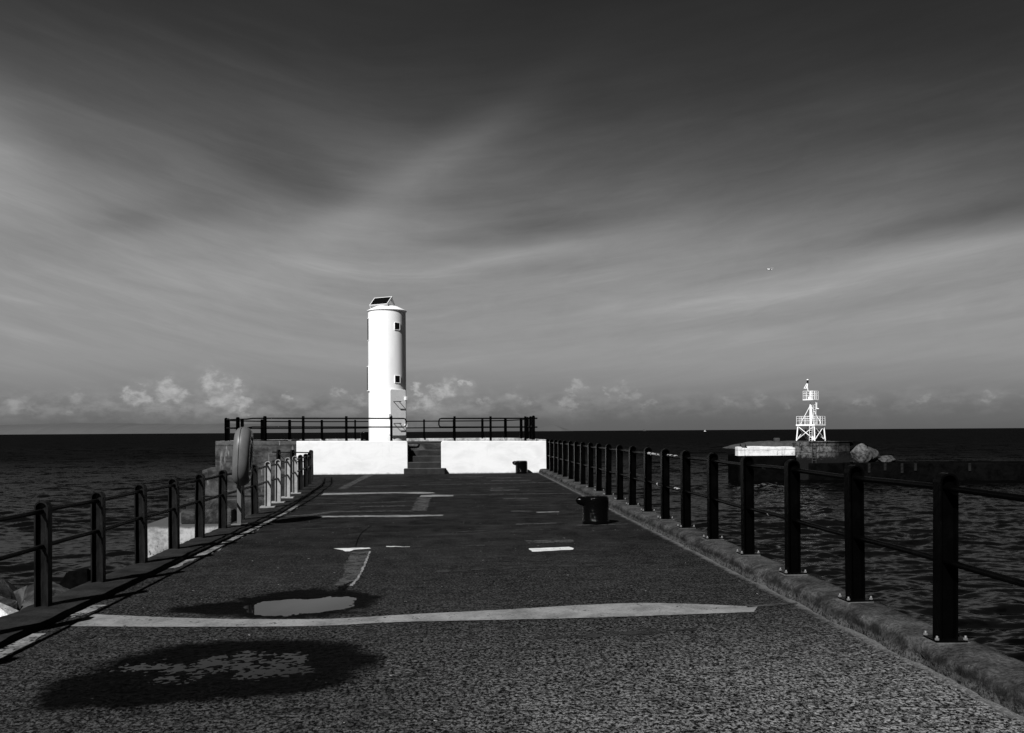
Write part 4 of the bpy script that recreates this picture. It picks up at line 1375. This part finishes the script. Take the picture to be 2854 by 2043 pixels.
# ---- lattice beacon
BX, BY, BZ = 43.25, 108.0, .20
bt = empty('beacon_tower', (BX, BY, BZ), 'white lattice beacon with two railed platforms on the far pier', 'beacon')
th0 = R(-52)
def bp(u, v, z):
    return (BX + u * math.cos(th0) - v * math.sin(th0), BY + u * math.sin(th0) + v * math.cos(th0), BZ + z)
def bars(name, lst, parent, m=M_lattice):
    mb = MB()
    for a, b_, r_ in lst:
        mb.tube([a, b_], r_, 8)
    return part(name, mb, m, parent)
S0, S1 = 1.22, 1.10
corners = [(-1, -1), (1, -1), (1, 1), (-1, 1)]
for sx, sy in corners:
    bars('leg', [(bp(sx * S0, sy * S0, 0), bp(sx * S1, sy * S1, 1.72), .085)], bt)
for k in range(4):
    a, b_ = corners[k], corners[(k + 1) % 4]
    bars('brace', [(bp(a[0] * S0, a[1] * S0, .08), bp(b_[0] * S1, b_[1] * S1, 1.66), .045),
                   (bp(b_[0] * S0, b_[1] * S0, .08), bp(a[0] * S1, a[1] * S1, 1.66), .045)], bt)
Q = 1.27
Mq = Matrix.Translation((BX, BY, BZ)) @ Matrix.Rotation(th0, 4, 'Z')
dk = part('lower_platform', MB().box(-Q, Q, -Q, Q, 1.70, 1.86, Mq), M_lattice, bt, .01)
gr_ = []
def guard(q, z0, hgt, nb, r_):
    lst = []
    for k in range(4):
        a, b_ = corners[k], corners[(k + 1) % 4]
        for i in range(nb):
            t = i / nb
            u, v_ = (a[0] + (b_[0] - a[0]) * t) * q, (a[1] + (b_[1] - a[1]) * t) * q
            lst.append((bp(u, v_, z0), bp(u, v_, z0 + hgt), r_ * 1.25))
        for f in (1, .72, .44):
            lst.append((bp(a[0] * q, a[1] * q, z0 + hgt * f), bp(b_[0] * q, b_[1] * q, z0 + hgt * f), r_))
    return lst
bars('guard_rail', guard(Q - .06, 1.86, .92, 4, .018), bt)
bars('mast', [(bp(0, 0, 1.86), bp(0, 0, 4.2), .15), (bp(0, 0, 4.2), bp(0, 0, 4.62), .09)], bt)
bars('stay', [(bp(-.9, -.9, 1.9), bp(0, 0, 4.1), .035), (bp(.9, .9, 1.9), bp(0, 0, 4.1), .035)], bt)
bars('stay', [(bp(.9, -.9, 1.9), bp(0, 0, 4.1), .035), (bp(-.9, .9, 1.9), bp(0, 0, 4.1), .035)], bt)
part('upper_platform', MB().box(-.68, .68, -.68, .68, 4.62, 4.72, Mq), M_lattice, bt, .01)
bars('guard_rail', guard(.64, 4.72, .95, 3, .018), bt)
part('lamp_cabinet', MB().box(-.22, .22, -.22, .22, 4.72, 5.05, Mq).lathe([(.10, 5.05), (.09, 5.6), (.03, 5.65)], (BX, BY, BZ), 14), M_lattice, bt, .01)
bars('lamp_arm', [(bp(-.2, -.2, 5.6), bp(-.28, -.28, 6.1), .05), (bp(-.28, -.28, 6.1), bp(-.25, -.25, 6.55), .06)], bt)
mb = MB()
cx, cy = bp(-.25, -.25, 0)[:2]
for a, b_ in (((-.45, 5.98), (-.08, 6.55)), ((-.45, 5.98), (.05, 6.0)), ((-.2, 6.0), (.02, 6.5))):
    mb.tube([(cx + a[0], cy, BZ + a[1]), (cx + b_[0], cy, BZ + b_[1])], .045, 6)
part('solar_bracket', mb, M_lattice, bt)
mb = MB().lathe([(.115, 6.58), (.115, 6.93)], (cx, cy, BZ), 14, smooth=False)
lt = part('lantern', mb, M_dark, bt)
part('lantern_cap', MB().lathe([(.125, 6.93), (.125, 7.0), (.05, 7.03)], (cx, cy, BZ), 14), M_lattice, lt)
def ladder(name, x0, y0, z0, z1, w, lean=0):
    mb = MB()
    for s in (-w / 2, w / 2):
        mb.tube([(x0 + s, y0, BZ + z0), (x0 + s + lean, y0, BZ + z1)], .028, 6)
    for z in np.arange(z0 + .15, z1, .26):
        t = (z - z0) / (z1 - z0)
        mb.tube([(x0 - w / 2 + lean * t, y0, BZ + z), (x0 + w / 2 + lean * t, y0, BZ + z)], .02, 6)
    part(name, mb, M_lattice, bt)
ladder('ladder', BX - .62, BY - 1.45, -.02, 1.75, .34, .06)
ladder('ladder', BX + .36, BY - .35, 1.86, 4.65, .34, -.03)
bars('hoist', [(bp(.55, .45, 3.65), bp(.55, .45, 4.62), .05), (bp(.45, .35, 3.65), bp(.8, .5, 3.65), .05)], bt)
bt.scale = (1, 1, 1.07)
part('ground_box', MB().lathe([(.20, .05), (.21, .42), (.12, .52), (0, .54)], (BX + .05, BY - .6, BZ), 14), M_lattice, bt)

# ================================================================== BIRDS AND BOATS
def skin_bird(name, verts, edges, radii, m, loc, rotz, label, cat, grp=None):
    me = bpy.data.meshes.new(name)
    me.from_pydata(verts, edges, [])
    me.materials.append(m)
    o = link(name, me, None, loc, rotz)
    sk = o.modifiers.new('skin', 'SKIN')
    sk.use_smooth_shade = True
    for i, r_ in enumerate(radii):
        me.skin_vertices[0].data[i].radius = r_ if isinstance(r_, tuple) else (r_, r_)
        me.skin_vertices[0].data[i].use_root = (i == 0)
    o.modifiers.new('sub', 'SUBSURF').render_levels = 2
    tag(o, label, cat, grp)
    return o
skin_bird('gull', [(0, 0, 0), (.16, 0, .02), (.27, 0, .05), (.34, 0, .04), (-.2, 0, 0), (-.34, 0, .01), (.05, .3, .12), (-.05, .62, .06), (.05, -.3, .12), (-.05, -.62, .06)],
          [(0, 1), (1, 2), (2, 3), (0, 4), (4, 5), (0, 6), (6, 7), (0, 8), (8, 9)],
          [.08, .075, .05, .012, .06, (.05, .015), (.075, .02), (.02, .008), (.075, .02), (.02, .008)],
          M_birdwhite, (34.7, 98.0, 19.3), R(195), 'white gull gliding in the sky above the right hand railing', 'bird')
cv_ = [(0, 0, .18), (.03, 0, .30), (.05, 0, .42), (.03, 0, .52), (.10, 0, .55), (.18, 0, .56), (-.08, 0, .08), (-.2, 0, -.02), (.02, .05, .02), (.02, -.05, .02)]
ce_ = [(0, 1), (1, 2), (2, 3), (3, 4), (4, 5), (0, 6), (6, 7), (0, 8), (0, 9)]
cr_ = [.11, .08, .04, .035, .03, .01, .085, .03, .03, .03]
skin_bird('seabird', cv_, ce_, cr_, M_birdblack, (33.66, 105.4, -.50), R(170), 'dark seabird perched at the left tip of the far white band', 'bird', 'birds on the far pier')
skin_bird('seabird', cv_, ce_, cr_, M_birdblack, (34.25, 105.3, -.62), R(160), 'second dark seabird, to the right of the one at the tip', 'bird', 'birds on the far pier')

yb = empty('sailing_boat', (984, 3530, SEA), 'tiny white sailing boat on the dark sea near the horizon', 'boat')
hull = [(-4.2, 0), (-3.6, -1.3), (2.5, -1.3), (4.6, 0), (2.5, 1.3), (-3.6, 1.3)]
part('hull', MB().prism([(984 + x, 3530 + y) for x, y in hull], SEA - .3, SEA + 1.5), M_boathull, yb, .2)
part('cabin', MB().box(982, 985.5, 3529.2, 3530.8, SEA + 1.5, SEA + 2.3), M_boathull, yb, .2)
mb = MB().add([(984.4, 3530, SEA + 2.4), (981.2, 3530, SEA + 2.4), (984.4, 3530, SEA + 8.2), (984.4, 3530.1, SEA + 2.4), (981.2, 3530.1, SEA + 2.4), (984.4, 3530.1, SEA + 8.2)],
              [(0, 2, 1), (3, 4, 5), (0, 1, 4, 3), (1, 2, 5, 4), (2, 0, 3, 5)])
part('sail', mb, M_sail, yb)
part('mast', MB().tube([(984.5, 3530, SEA + 1.5), (984.5, 3530, SEA + 8.6)], .12, 8), M_boathull, yb)
sh = empty('ship', (1890, 9000, SEA), 'faint grey ship far off on the horizon', 'ship')
part('hull', MB().prism([(1872, 8996), (1905, 8996), (1910, 9000), (1905, 9004), (1872, 9004)], SEA - 1, SEA + 8), M_ship, sh)
part('bridge', MB().box(1876, 1890, 8997, 9003, SEA + 8, SEA + 16), M_ship, sh)
